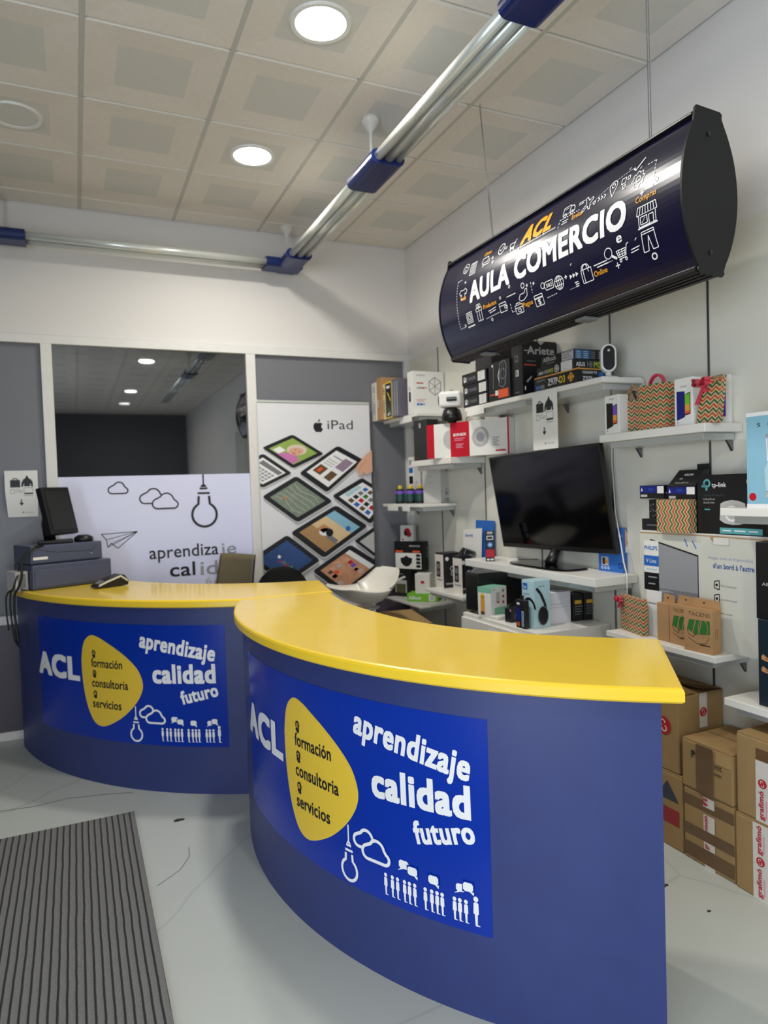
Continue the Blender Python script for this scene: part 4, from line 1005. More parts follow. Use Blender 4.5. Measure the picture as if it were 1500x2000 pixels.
pbox('fan_box', 'dark box lying on top of the stack of flat black boxes', 'box', (-0.20, -1.34, z+0.0685*3), WALLROT, 0.18, 0.16, 0.14, mat('charcoal_card', (44, 42, 46), 0.5), ap4)
def ah(mb, f, l, r, t):
    f.rect(0.015, 0.035, 0.09, 0.042, M_orange); f.rect(0.10, 0.012, 0.20, 0.060, M_orange); f.rect(0.07, 0.03, 0.10, 0.058, M_cardw, 2)
    f.stroke([(0.05,0.07),(0.055,0.20)], 0.003, M_inkg); f.disc(0.045, 0.205, 0.008, M_wprint)
    f.seg([(0.11,0.08),(0.12,0.21),(0.165,0.22),(0.185,0.19),(0.175,0.09),(0.15,0.07),(0.12,0.08)], 0.004, M_inkg)
    f.seg([(0.12,0.18),(0.10,0.14),(0.115,0.10)], 0.006, M_wprint); f.seg([(0.14,0.21),(0.135,0.09)], 0.003, M_grey); f.seg([(0.155,0.21),(0.165,0.09)], 0.003, M_grey); f.ring(0.15, 0.145, 0.028, 0.003, M_inkg, 1)
pbox('cooler_box', 'tall black box with white line drawing and orange label on the upper shelf', 'box', (-0.262, -1.578, z), WALLROT, 0.215, 0.18, 0.222, M_blkbox, ah)
pbox('white_carton', 'plain white carton lying behind the tall black boxes on the upper shelf', 'box', (-0.075, -1.55, z), WALLROT, 0.235, 0.06, 0.29, M_cardw)
def aa(mb, f, l, r, t):
    f.rect(0.03, 0.19, 0.06, 0.225, M_grey); f.rect(0.035, 0.196, 0.055, 0.219, M_blkbox, 2); f.rect(0.035, 0.11, 0.065, 0.145, M_lgrey); f.rect(0.042, 0.117, 0.050, 0.138, M_blkbox, 2); f.rect(0.03, 0.02, 0.07, 0.024, M_grey)
    r.text('Ariete', (0.035, 0.228), (0.215, 0.228), 0.042, M_lgrey, 1, 0.035); r.rect(0.012, 0.243, 0.04, 0.248, M_lgrey); r.rect(0.01, 0.165, 0.09, 0.170, M_orange); r.poly([(0.10,0.298),(0.15,0.298),(0.125,0.278)], M_lgrey); lines(r, 0.03, 0.187, 0.06, 1, 0.01, M_grey, 0.004)
    r.poly([(0.03,0.07),(0.06,0.10),(0.06,0.11),(0.025,0.08)], M_lgrey); r.rect(0.012, 0.03, 0.02, 0.05, M_wprint)
pbox('appliance_box', 'largest black box with big pale lettering on the upper shelf', 'box', (-0.248, -1.797, z), WALLROT, 0.10, 0.232, 0.300, M_blkbox, aa)
def az(mb, f, l, r, t):
    f.rect(0, 0.066, 0.36, 0.072, M_amber); r.rect(0, 0.066, 0.22, 0.072, M_amber)
    f.text('Z97P-', (0.115, 0.018), (0.205, 0.018), 0.034, M_wprint, 1, 0.02); f.text('D3', (0.208, 0.018), (0.250, 0.018), 0.034, M_yellowp, 1, 0.03); f.text('GIGABYTE', (0.02, 0.048), (0.09, 0.048), 0.010, M_inkg, 1, 0.02); f.rect(0.015, 0.008, 0.045, 0.028, M_blue); f.rect(0.05, 0.008, 0.085, 0.028, M_grey)
    f.poly([(0.268,0.035),(0.295,0.06),(0.322,0.035),(0.295,0.010)], M_amber); f.ring(0.295, 0.035, 0.012, 0.004, M_blkbox, 2)
    r.text('GIGABYTE', (0.03, 0.046), (0.12, 0.046), 0.012, M_wprint, 1, 0.02); r.text('Z97P', (0.03, 0.014), (0.09, 0.014), 0.018, M_wprint, 1, 0.02); r.rect(0.13, 0.03, 0.16, 0.055, M_blue); r.rect(0.10, 0.012, 0.15, 0.028, M_yellowp)
pbox('circuit_board_box', 'wide black box with yellow stripe and Z97P-D3 lettering, bottom of its stack', 'box', (-0.252, -2.005, z), WALLROT, 0.345, 0.215, 0.072, M_blkbox, az, 'stack of circuit board boxes on the upper shelf')
def ah8(mb, f, l, r, t):
    f.text('ASUS', (0.015, 0.015), (0.055, 0.015), 0.013, M_wprint, 1, 0.03); f.text('H81', (0.065, 0.013), (0.10, 0.013), 0.020, M_lgrey, 1, 0.01); f.text('M2', (0.104, 0.013), (0.137, 0.013), 0.020, M_lime, 1, 0.03); f.disc(0.165, 0.025, 0.020, M_lgrey, 1); f.ring(0.165, 0.025, 0.012, 0.004, M_ink, 2); f.rect(0.20, 0.002, 0.285, 0.050, M_cardw); lines(f, 0.21, 0.042, 0.06, 4, 0.010, M_lgrey, 0.003, 2)
    r.text('ASUS', (0.02, 0.018), (0.075, 0.018), 0.020, M_wprint, 1, 0.04); r.text('H81', (0.09, 0.014), (0.13, 0.014), 0.030, M_inkg, 1, 0.01); r.text('MG', (0.135, 0.014), (0.175, 0.014), 0.030, M_lime, 1, 0.03)
pbox('circuit_board_box', 'black box with white label and lime H81 lettering, middle of its stack', 'box', (-0.240, -2.012, z+0.0725), WALLROT, 0.29, 0.205, 0.052, M_blkbox, ah8, 'stack of circuit board boxes on the upper shelf')
def aas(mb, f, l, r, t):
    f.text('ASRock', (0.02, 0.025), (0.125, 0.025), 0.022, M_lgrey, 1, 0.02); f.rect(0.05, 0.012, 0.11, 0.016, M_grey); f.rect(0.17, 0.004, 0.26, 0.048, M_lgrey); lines(f, 0.18, 0.040, 0.07, 3, 0.012, M_grey, 0.004, 2)
    r.rect(0.005, 0.004, 0.10, 0.048, mat('denim_print', (52, 92, 140), 0.5)); random.seed(9)
    for i in range(4):
        for j in range(4): r.rect(0.012+0.046*i, 0.008+0.010*j, 0.012+0.046*i+0.028, 0.011+0.010*j, M_inkg if i > 1 else M_lblue, 2)
pbox('circuit_board_box', 'black box with pale side label and blue specification panel, top of its stack', 'box', (-0.225, -2.030, z+0.125), WALLROT, 0.265, 0.20, 0.052, M_blkbox, aas, 'stack of circuit board boxes on the upper shelf')
# small white camera
t = empty('security_camera', (-0.165, -2.465, z)); t.rotation_euler.z = D(-35); tag(t, 'small white upright camera with black oval front at the upper shelf end', 'camera')
mb = MB(); mb.lathe([(0.045, 0), (0.046, 0.008), (0.030, 0.012), (0.014, 0.016), (0.014, 0.038)], M_white, n=20); mb.build('stand', t)
P = []
for i in range(13): a = PI*i/12; P.append((0.036*math.cos(a), 0.128+0.036*math.sin(a)))
for i in range(13): a = PI+PI*i/12; P.append((0.036*math.cos(a), 0.066+0.036*math.sin(a)))
mb = MB(); prism(mb, P, -0.028, 0.028, 'y', M_white); mb.build('case', t, weld=True, bevel=0.007)
P2 = [(x*0.74, (zz-0.097)*0.86+0.097) for x, zz in P]; mb = MB(); prism(mb, P2, -0.0305, -0.0285, 'y', M_blk); mb.build('lens_panel', t, weld=True)
mb = MB(); mb.tube([(0.0, -0.0306, 0.132), (0.0, -0.033, 0.132)], 0.006, M_lgrey, 12); mb.build('lens', t)
# white cable hanging from it down the wall
mb = MB(); mb.tube([(-0.10, -2.50, z+0.006), (-0.05, -2.552, z-0.004), (-0.03, -2.560, 1.99), (-0.028, -2.45, 1.86), (-0.028, -2.33, 1.72), (-0.02, -2.318, 1.648), (-0.03, -2.345, 1.388), (-0.070, -2.42, 1.25), (-0.085, -2.455, 1.15), (-0.095, -2.485, 1.09), (-0.11, -2.50, 1.00)], 0.0035, M_white, 8)
o = mb.build('power_cable', smooth=True); tag(o, 'white cable hanging down the wall from the small camera', 'cable')
# hanging notice
def notice(mb, cv, w, h):
    """pictogram notice: case, jacket, glasses, laptop, arrow"""
    S = lambda *a: tuple((x*w, y*h) for x, y in a)
    cv.poly(S((0.16,0.64),(0.46,0.64),(0.46,0.80),(0.16,0.80)), M_ink); cv.seg(S((0.24,0.80),(0.26,0.83),(0.36,0.83),(0.38,0.80)), w*0.03, M_ink)
    cv.poly(S((0.58,0.66),(0.76,0.66),(0.77,0.80),(0.70,0.86),(0.64,0.86),(0.57,0.80)), M_ink); cv.poly(S((0.58,0.83),(0.50,0.74),(0.49,0.65),(0.54,0.65),(0.58,0.74)), M_ink); cv.poly(S((0.76,0.83),(0.76,0.74),(0.80,0.65),(0.85,0.65),(0.84,0.76)), M_ink); cv.disc(0.67*w, 0.87*h, 0.03*w, M_ink)
    cv.seg(S((0.16,0.51),(0.16,0.60),(0.28,0.60),(0.28,0.51),(0.16,0.51)), w*0.012, M_grey); cv.ring(0.37*w, 0.57*h, 0.05*w, w*0.012, M_grey); cv.ring(0.48*w, 0.55*h, 0.035*w, w*0.012, M_grey)
    cv.seg(S((0.57,0.52),(0.57,0.63),(0.84,0.63),(0.84,0.52),(0.57,0.52)), w*0.012, M_grey); cv.poly(S((0.57,0.49),(0.84,0.49),(0.84,0.515),(0.57,0.515)), M_ink); cv.seg(S((0.55,0.46),(0.86,0.46)), w*0.012, M_grey)
    cv.poly(S((0.455,0.30),(0.495,0.30),(0.495,0.38),(0.455,0.38)), M_ink); cv.poly(S((0.40,0.31),(0.475,0.24),(0.55,0.31)), M_ink)
    cv.rect(0.48*w, 0.085*h, 0.53*w, 0.115*h, M_grey); cv.rect(0.55*w, 0.09*h, 0.86*w, 0.105*h, M_lgrey)
mb = MB(); mb.box(0, 0.205, 0, 0.0012, 0, 0.30, M_cardw); notice(mb, front(mb), 0.205, 0.30)
o = mb.build('paper_notice', None, (-0.2725, -2.010, 1.722), WALLROT); tag(o, 'white paper notice with black pictograms and arrow hanging under the upper shelf', 'notice')

# ---- gift shelf (1.765)
z = 1.7655
def phone_art(c_back, c_scr):
    def a(mb, f, l, r, t):
        f.text('Galaxy', (0.03, 0.158), (0.065, 0.158), 0.008, M_inkg, 1, 0.01); f.poly([(0.012,0.022),(0.054,0.034),(0.054,0.140),(0.012,0.144)], c_back, 1); f.poly([(0.054,0.04),(0.082,0.045),(0.082,0.135),(0.054,0.128)], M_blk, 1)
        f.poly([(0.055,0.085),(0.079,0.085),(0.079,0.130),(0.055,0.126)], c_scr, 2); f.poly([(0.055,0.046),(0.079,0.049),(0.079,0.085),(0.055,0.085)], M_amber, 2); f.poly([(0.055,0.046),(0.079,0.049),(0.079,0.060),(0.055,0.058)], M_orange, 3); f.rect(0.012, 0.012, 0.02, 0.016, M_grey)
    return a
pbox('phone_box', 'white phone box with black phone picture, leftmost on the gift shelf', 'box', (-0.215, -2.490, z), WALLROT, 0.095, 0.055, 0.178, M_cardw, phone_art(M_blk, M_purple), 'phone boxes on the gift shelf')
pbox('phone_box', 'white phone box with dark blue phone picture, between the zigzag bags', 'box', (-0.195, -2.885, z), WALLROT, 0.093, 0.055, 0.196, M_cardw, phone_art(M_dblue, M_green), 'phone boxes on the gift shelf')
def apu(mb, f, l, r, t): f.rect(0.02, 0.03, 0.085, 0.165, M_purple); f.rect(0.024, 0.034, 0.08, 0.16, M_dblue, 2)
pbox('phone_box', 'white box with purple front, rightmost on the gift shelf', 'box', (-0.095, -2.945, z), D(-62), 0.105, 0.052, 0.200, M_cardw, apu, 'phone boxes on the gift shelf')
def gift_bag(loc, rot, w, d, h, label, strap, bow=None, du=0.0):
    t = empty('gift_bag', loc, rot); tag(t, label, 'gift bag', 'zigzag gift bags')
    mb = MB(); mb.uvbox(0, w, 0, d, 0, h, M_chev); mb.uv = {k: [(a+du, b+du*0.7) for a, b in u] for k, u in mb.uv.items()}; mb.build('body', t)
    if strap:
        mb = MB(); a, b, r, m = strap; n = 14; P = [(a+(b-a)*(0.5-0.5*math.cos(PI*i/n)), d*0.25, h-0.012+r*math.sin(PI*i/n)) for i in range(n+1)]
        for p, q in zip(P[:-1], P[1:]):
            for yy in (-0.004, 0.004): mb.poly([(p[0],p[1]+yy-0.004,p[2]),(q[0],q[1]+yy-0.004,q[2]),(q[0],q[1]+yy+0.004,q[2]),(p[0],p[1]+yy+0.004,p[2])], m)
            mb.poly([(p[0],p[1]-0.008,p[2]),(q[0],q[1]-0.008,q[2]),(q[0]*0.88+0.12*(a+b)/2,q[1]-0.008,q[2]-0.010),(p[0]*0.88+0.12*(a+b)/2,p[1]-0.008,p[2]-0.010)], m, [(p[0],p[2]),(q[0],q[2]),(q[0],q[2]-0.01),(p[0],p[2]-0.01)])
            mb.poly([(p[0],p[1]+0.008,p[2]),(q[0],q[1]+0.008,q[2]),(q[0]*0.88+0.12*(a+b)/2,q[1]+0.008,q[2]-0.010),(p[0]*0.88+0.12*(a+b)/2,p[1]+0.008,p[2]-0.010)], m)
        mb.build('handle', t)
    if bow: ribbon_bow(t, *bow)
    return t
def ribbon_bow(parent, c, s, tails):
    mb = MB(); cx, cy, cz = c
    for sx in (-1, 1):
        for up in (0.5, -0.05):
            P = [(0,0),(0.5,0.35+up),(1.0,0.45+up),(1.05,0.1+up),(0.6,-0.15+up*0.4),(0,0)]
            for p, q in zip(P[:-1], P[1:]):
                mb.poly([(cx+sx*s*p[0],cy-0.004,cz+s*p[1]),(cx+sx*s*q[0],cy-0.004,cz+s*q[1]),(cx+sx*s*q[0]*0.9,cy-0.030*s/0.03,cz+s*q[1]*0.92),(cx+sx*s*p[0]*0.9,cy-0.030*s/0.03,cz+s*p[1]*0.92)], M_ribbon)
    mb.lathe([(s*0.22,-s*0.22),(s*0.3,0),(s*0.22,s*0.22)], M_ribbon, (cx, cy-0.012, cz), 10)
    for dx, L in tails:
        mb.poly([(cx-0.006,cy-0.006,cz),(cx+0.006,cy-0.006,cz),(cx+dx+0.012,cy-0.012,cz-L),(cx+dx-0.010,cy-0.010,cz-L*0.95)], M_ribbon)
        mb.poly([(cx-0.006,cy-0.003,cz),(cx+dx-0.010,cy-0.007,cz-L*0.95),(cx+dx+0.012,cy-0.009,cz-L),(cx+0.006,cy-0.003,cz)], M_ribbon)
    mb.build('ribbon_bow', parent)
gift_bag((-0.165, -2.555, z), WALLROT, 0.118, 0.07, 0.146, 'zigzag paper gift bag with tall thin handle beside the leftmost phone box', (0.02, 0.085, 0.085, M_chev))
gift_bag((-0.200, -2.690, z), WALLROT, 0.148, 0.075, 0.196, 'wider zigzag paper gift bag with red ribbon handle, middle of the gift shelf', (0.045, 0.135, 0.055, M_ribbon), None, 0.021)
t = empty('wrapped_gift', (-0.185, -2.985, z), WALLROT); tag(t, 'leaning zigzag wrapped parcel with folded top and pink red bow', 'wrapped gift', 'zigzag gift bags')
mb = MB(); w_, h_ = 0.092, 0.178; sh = 0.035
V = [(0,0,0),(w_,0,0),(w_,0.04,0),(0,0.04,0),(sh-0.008,0.004,h_),(w_+sh-0.004,0.004,h_+0.004),(w_+sh-0.004,0.03,h_+0.004),(sh-0.008,0.03,h_)]
for f_, u_ in (((0,1,5,4),[(0,0),(w_,0),(w_,h_),(0,h_)]), ((1,2,6,5),[(w_,0),(w_+0.04,0),(w_+0.04,h_),(w_,h_)]), ((2,3,7,6),[(0,0),(w_,0),(w_,h_),(0,h_)]), ((3,0,4,7),[(0,0),(0.04,0),(0.04,h_),(0,h_)]), ((4,5,6,7),[(0,h_),(w_,h_),(w_,h_+0.03),(0,h_+0.03)]), ((3,2,1,0),[(0,0),(w_,0),(w_,0.04),(0,0.04)])):
    mb.poly([V[i] for i in f_], M_chev, u_)
mb.build('wrapping', t)
mb = MB(); mb.poly([(0.05,0.002,h_+0.002),(0.128,0.002,h_+0.006),(0.142,-0.018,h_-0.012),(0.06,-0.014,h_-0.035)], M_chev, [(0,0),(0.08,0),(0.08,0.04),(0,0.04)]); mb.build('folded_flap', t)
ribbon_bow(t, (0.045, -0.004, 0.150), 0.034, [(-0.03, 0.075), (0.02, 0.03)])

# ---- television shelf (1.085)
z = 1.0855
def astick(mb, f, l, r, t):
    f.disc(0.026, 0.10, 0.018, M_blue); f.disc(0.026, 0.10, 0.011, M_lblue, 2); f.rect(0.0, 0.025, 0.052, 0.072, M_red); f.rect(0.006, 0.006, 0.022, 0.016, M_wprint); f.rect(0.028, 0.006, 0.046, 0.016, M_wprint); f.rect(0.006, 0.13, 0.046, 0.155, M_wprint); f.rect(0.010, 0.135, 0.042, 0.150, M_blkbox, 2); f.rect(0.01, 0.165, 0.042, 0.18, M_lgrey)
pbox('slim_carton', 'slim upright black and red blister box at the left of the television', 'box', (-0.262, -1.498, z), D(-25), 0.052, 0.022, 0.185, M_blkbox, astick)
t = empty('plug_adapter', (-0.19, -1.625, z), D(-20)); tag(t, 'small white plug adapter lying on the television shelf', 'adapter')
mb = MB(); mb.box(0, 0.06, 0, 0.035, 0, 0.022, M_white); mb.build('case', t, bevel=0.004); mb = MB(); mb.tube([(0.061, 0.017, 0.012), (0.11, 0.03, 0.008), (0.20, 0.025, 0.006), (0.30, -0.01, 0.006)], 0.003, M_blk, 6); mb.build('lead', t, smooth=True)
def build_tv():
    C = (-0.13, -1.911, 1.447); yaw, tilt, roll, W = 0.015, 0.152, 0.021, 0.968; Hh = 0.58*W
    a = Vector((math.sin(yaw), -math.cos(yaw), 0)); nrm = Vector((-math.cos(yaw), -math.sin(yaw), 0)); b = Vector((0, 0, 1))
    b2 = math.cos(tilt)*b+math.sin(tilt)*nrm; a2 = math.cos(roll)*a+math.sin(roll)*b2; b3 = -math.sin(roll)*a+math.cos(roll)*b2; n2 = a2.cross(b3)
    if n2.dot(nrm) < 0: n2 = -n2
    base = Vector((-0.125, -1.935, z)); t = empty('television', base); tag(t, 'large black flat screen television tilted forward on the long wall shelf', 'television')
    c = Vector(C)
    Q = lambda u, v, o: tuple(c+a2*u+b3*v+n2*o-base)
    def boxq(u0, u1, v0, v1, o0, o1, m, nm, par, **k):
        mb = MB(); mb.box(u0, u1, -o1, -o0, v0, v1, m); mb.v = [Q(v[0], v[2], -v[1]) for v in mb.v]; return mb.build(nm, par, **k)
    boxq(-W/2, W/2, -Hh/2, Hh/2, -0.030, -0.001, M_blk, 'bezel', t, bevel=0.006)
    boxq(-W/2+0.015, W/2-0.015, -Hh/2+0.028, Hh/2-0.015, -0.0009, 0.0012, M_screen, 'screen', t)
    boxq(-W/4, W/4, -Hh/2+0.05, 0.02, -0.050, -0.0305, M_blk, 'back_housing', t, bevel=0.008)
    mb = MB(); top = Q(0.0, -Hh/2+0.02, -0.036); mb.tube([(0, 0, 0.014), (top[0]*0.5, top[1]*0.5, top[2]*0.5), top], [0.034, 0.028, 0.026], M_blk, 14); mb.build('stand_neck', t, smooth=True)
    mb = MB(); P = [(-0.10+0.115*0, 0)]
    ol = []
    for q in range(28):
        A = 2*PI*q/28; ol.append((math.copysign(abs(math.cos(A))**0.5, math.cos(A))*0.105-0.022, math.copysign(abs(math.sin(A))**0.5, math.sin(A))*0.265))
    mb.extrude(ol, 0.0, 0.012, M_screen); mb.build('stand_base', t, weld=True, bevel=0.003)
build_tv()
def abl(mb, f, l, r, t):
    f.rect(0.02, 0.03, 0.07, 0.075, M_lgrey); f.rect(0.03, 0.035, 0.045, 0.07, M_blk, 2); f.disc(0.055, 0.05, 0.01, M_amber, 2)
    for k in range(3): f.ring(0.025+0.022*k, 0.018, 0.006, 0.003, M_wprint, 1)
    f.ring(0.15, 0.035, 0.012, 0.005, M_dblue)
    r.rect(0.02, 0.11, 0.075, 0.22, M_skin); r.poly([(0.025,0.22),(0.075,0.22),(0.075,0.17),(0.05,0.15)], M_ktape, 2); r.rect(0.02, 0.10, 0.075, 0.13, M_wprint, 3); r.poly([(0.03,0.15),(0.05,0.18),(0.06,0.13),(0.045,0.12)], M_blk, 3); r.ring(0.05, 0.06, 0.013, 0.006, M_dblue); f.text('fresh', (0.13, 0.18), (0.165, 0.18), 0.014, M_wprint, 1, 0.01)
pbox('razor_box', 'blue product box with face picture behind the right end of the television', 'box', (-0.046, -2.235, z), D(-88), 0.165, 0.03, 0.225, M_blue, abl)

# ---- drawer cabinet top (0.81)
z = 0.8105
mb = MB(); mb.box(0, 0.42, 0, 0.135, 0.012, 0.235, M_blk); t = mb.build('media_computer', None, (-0.450, -1.698, z), 0.0, bevel=0.006); tag(t, 'large black computer case lying under the left of the television shelf', 'computer')
mb = MB()
for k in range(16): mb.box(-0.004, -0.0002, 0.015, 0.12, 0.03+0.012*k, 0.034+0.012*k, M_blackm)
o = mb.build('vent_grille', t); o['kind'] = 'stuff'
for px_, py_ in ((0.03, 0.03), (0.39, 0.03), (0.03, 0.11), (0.39, 0.11)):
    mb = MB(); mb.lathe([(0.015, 0), (0.017, 0.0118)], M_blk, (px_, py_, 0), 12); mb.build('foot', t)
def alamp(mb, f, l, r, t):
    t.rect(0, 0, 0.135, 0.1, M_mint); l.rect(0.0, 0.14, 0.1, 0.168, M_mint); l.rect(0.022, 0.022, 0.05, 0.122, M_amber, 2); l.disc(0.036, 0.122, 0.014, M_yellowp, 2); l.rect(0.022, 0.018, 0.05, 0.035, M_ktape, 3)
    f.rect(0.03, 0.0, 0.135, 0.055, M_mint); f.rect(0.045, 0.085, 0.075, 0.14, M_lgrey); f.rect(0.05, 0.08, 0.07, 0.088, M_red, 2)
    for k in range(3): f.disc(0.105, 0.145-0.032*k, 0.009, (M_grey, M_red, M_red)[k])
    f.text('LAMP', (0.012, 0.15), (0.04, 0.15), 0.012, M_mint, 1, 0.02)
pbox('lamp_box', 'white and mint lamp box with amber bulb picture on the drawer cabinet', 'box', (-0.452, -1.832, z), D(16), 0.135, 0.095, 0.168, M_cardw, alamp)
pbox('small_white_box', 'small white folded packet lying in front of the lamp box', 'packet', (-0.452, -1.895, z), D(10), 0.09, 0.06, 0.018, M_cardw)
def asb(mb, f, l, r, t): f.seg([(0.02,0.02),(0.04,0.05),(0.06,0.02)], 0.004, M_grey); r.rect(0.01, 0.01, 0.03, 0.06, M_red); l.rect(0.04, 0.06, 0.05, 0.07, M_pink)
pbox('small_black_box', 'small black box with grey mark between lamp box and headphone box', 'box', (-0.425, -1.985, z), D(8), 0.085, 0.05, 0.075, M_blkbox, asb)
t = empty('power_adapter', (-0.33, -1.90, z), D(-20)); tag(t, 'black power adapter with curled lead behind the small black box', 'adapter')
mb = MB(); mb.box(0, 0.10, 0, 0.04, 0.058, 0.090, M_blk); mb.box(0.02, 0.08, 0.0, 0.04, 0, 0.0575, M_grey); mb.build('case', t, bevel=0.005)
mb = MB(); mb.tube([(0.0, 0.02, 0.075), (-0.03, 0.01, 0.08), (-0.05, -0.01, 0.07), (-0.06, -0.01, 0.03), (-0.05, 0.0, 0.006)], 0.004, M_blk, 7); mb.build('lead', t, smooth=True)
def ahp(mb, f, l, r, t):
    f.seg([(0.018,0.205),(0.045,0.175),(0.07,0.125),(0.078,0.09)], 0.016, M_blk); f.disc(0.058, 0.062, 0.034, M_blk, 2, 24, 0.05); f.disc(0.048, 0.055, 0.024, M_ink, 3, 20, 0.035); f.ring(0.058, 0.062, 0.033, 0.004, M_grey, 4, ry=0.048)
    f.rect(0.03, 0.21, 0.07, 0.216, M_inkg); l.rect(0.008, 0.195, 0.045, 0.228, M_blue); l.ring(0.055, 0.075, 0.05, 0.014, M_blk, 1, D(20), D(160), ry=0.075); l.text('hp', (0.014, 0.203), (0.038, 0.203), 0.014, M_wprint, 2, 0.01); l.rect(0.01, 0.20-0.03, 0.06, 0.175, M_inkg)
pbox('headphone_box', 'pale blue headphone box with black headphones picture on the drawer cabinet', 'box', (-0.420, -2.180, z), D(4), 0.108, 0.092, 0.243, M_lblue, ahp)
t = empty('mouse_pack', (-0.464, -2.085, z), WALLROT); tag(t, 'black and blue hanging mouse pack in front of the headphone box', 'mouse pack')
mb = MB(); mb.box(0, 0.075, 0, 0.028, 0, 0.145, M_blkbox); cv = front(mb); cv.rect(0.05, 0.01, 0.068, 0.09, M_lblue); cv.text('MOUSE', (0.065, 0.015), (0.065, 0.085), 0.012, M_blue, 2, 0.03); l = front(mb); l.disc(0.022, 0.07, 0.02, M_dblue, 1, 16, 0.04); l.disc(0.022, 0.02, 0.012, M_orange, 1); l.rect(0.01, 0.12, 0.035, 0.13, M_wprint); mb.build('card_box', t, bevel=0.003)
mb = MB(); mb.box(0.024, 0.050, 0.012, 0.016, 0.1455, 0.168, M_blk); mb.build('hang_tab', t, bevel=0.004)
def apa(mb, f, l, r, t): f.rect(0.01, 0.112, 0.035, 0.12, M_blue); f.rect(0.01, 0.085, 0.15, 0.088, M_lgrey); lines(f, 0.02, 0.10, 0.10, 1, 0.01, M_lgrey, 0.004)
pbox('document_box', 'white paper covered box to the right of the headphone box', 'box', (-0.322, -2.135, z), D(0), 0.17, 0.15, 0.165, mat('cool_white_paper', (226, 226, 234), 0.5), apa)
def acan(mb, f, l, r, t):
    f.rect(0.012, 0.09, 0.055, 0.11, M_amber); f.rect(0.02, 0.095, 0.048, 0.105, M_yellowp, 2); lines(f, 0.012, 0.075, 0.05, 4, 0.014, M_grey, 0.005); r.rect(0.01, 0.09, 0.03, 0.11, M_amber); l.rect(0.02, 0.11, 0.05, 0.13, M_lgrey)
pbox('tin_box', 'glossy black box with gold emblem, left one at the cabinet end', 'box', (-0.135, -2.13, z), D(-4), 0.066, 0.10, 0.140, M_blk, acan, 'black and gold boxes on the drawer cabinet')
pbox('tin_box', 'glossy black box with gold emblem, right one at the cabinet end', 'box', (-0.066, -2.14, z), D(-4), 0.052, 0.10, 0.145, M_blk, acan, 'black and gold boxes on the drawer cabinet')

# ---- shelf (0.84): television carton, goods on it and in front of it
z = 0.8405
def build_carton():
    w, d, h = 0.90, 0.125, 0.470
    t = empty('television_carton', (-0.138, -2.618, z), WALLROT); tag(t, 'large white television carton with grey sea picture and blue French lettering', 'carton')
    M_cart = mat('carton_white_card', (208, 207, 195), 0.55, var=0.04, scale=4); mb = MB(); mb.box(0, w, 0, d, 0, h, M_cart); f = front(mb)
    gs = mat('grey_sea_print', (118, 120, 124), 0.5, var=0.25, scale=9); gk = mat('grey_sky_print', (148, 149, 152), 0.5, var=0.08, scale=3)
    f.poly([(0.062,0.438),(0.325,0.382),(0.325,0.06),(0.062,0.06)], M_blk); f.poly([(0.066,0.430),(0.321,0.376),(0.321,0.22),(0.066,0.22)], gk, 2); f.poly([(0.066,0.22),(0.321,0.22),(0.321,0.06),(0.066,0.06)], gs, 2)
    for k in range(7): f.poly([(0.075+0.02*k,0.208-0.018*k),(0.16+0.022*k,0.214-0.018*k),(0.20+0.016*k,0.207-0.018*k),(0.13+0.02*k,0.203-0.018*k)], mat('foam_print', (150, 151, 154), 0.5), 3)
    f.rect(0.025, 0.20, 0.112, 0.430, M_cardw, 4); f.rect(0.025, 0.315, 0.112, 0.362, M_blue, 5); f.text('PHILIPS', (0.030, 0.388), (0.105, 0.388), 0.018, M_blue, 5, 0.03); f.text('V Line', (0.038, 0.330), (0.098, 0.330), 0.018, M_wprint, 6, 0.0); f.rect(0.025, 0.205, 0.112, 0.285, M_blk, 5); lines(f, 0.05, 0.262, 0.05, 2, 0.03, M_inkg, 0.006, 6); f.rect(0.04, 0.297, 0.10, 0.303, M_lblue, 5); f.rect(0.062, 0.16, 0.072, 0.205, M_blk, 4)
    f.text('images vives et impeccables', (0.375, 0.372), (0.580, 0.372), 0.013, mat('faded_blue_print', (150, 160, 186), 0.5), 1, 0.0); f.text("d'un bord à l'autre", (0.398, 0.336), (0.585, 0.336), 0.021, mat('strong_blue_print', (40, 78, 150), 0.5), 1, 0.03)
    for k in range(3):
        v = 0.255-0.056*k; f.seg([(0.402,v),(0.402,v+0.026),(0.426,v+0.032),(0.426,v-0.006),(0.402,v)], 0.004, M_ink); f.disc(0.413, v+0.013, 0.006, M_ink); f.text(('Wide Viewing Angle', 'Ultra Narrow bezel', 'Eco mode')[k], (0.432, v+0.008), ((0.506, 0.506, 0.485)[k], v+0.008), 0.008, M_grey, 1, 0.0)
    f.seg([(0.255,0.448),(0.27,0.415)], 0.005, M_blue); f.seg([(0.295,0.442),(0.315,0.408)], 0.005, M_blue); f.rect(0.40, 0.432, 0.475, 0.46, M_cream, 1); f.seg([(0.40,0.462),(0.40,0.432),(0.475,0.432),(0.475,0.462)], 0.003, M_lgrey, 2); f.poly([(0.385,0.462),(0.398,0.44),(0.40,0.462)], M_kraft, 2)
    f.seg([(0.002,0.464),(0.385,0.466),(0.62,0.462),(0.898,0.465)], 0.005, M_kraft, 1)
    mb.build('body', t, bevel=0.003)
    mb = MB(); mb.box(0.0, w, 0.004, d*0.48, h+0.0005, h+0.004, M_cardw); mb.build('lid_flap', t)
    mb = MB(); mb.box(0.0, w, d*0.52, d-0.004, h+0.0005, h+0.004, M_cardw); mb.build('lid_flap', t)
build_carton()
zt = z+0.4745
def aby(mb, f, l, r, t): f.rect(0.03, 0.022, 0.09, 0.026, M_grey)
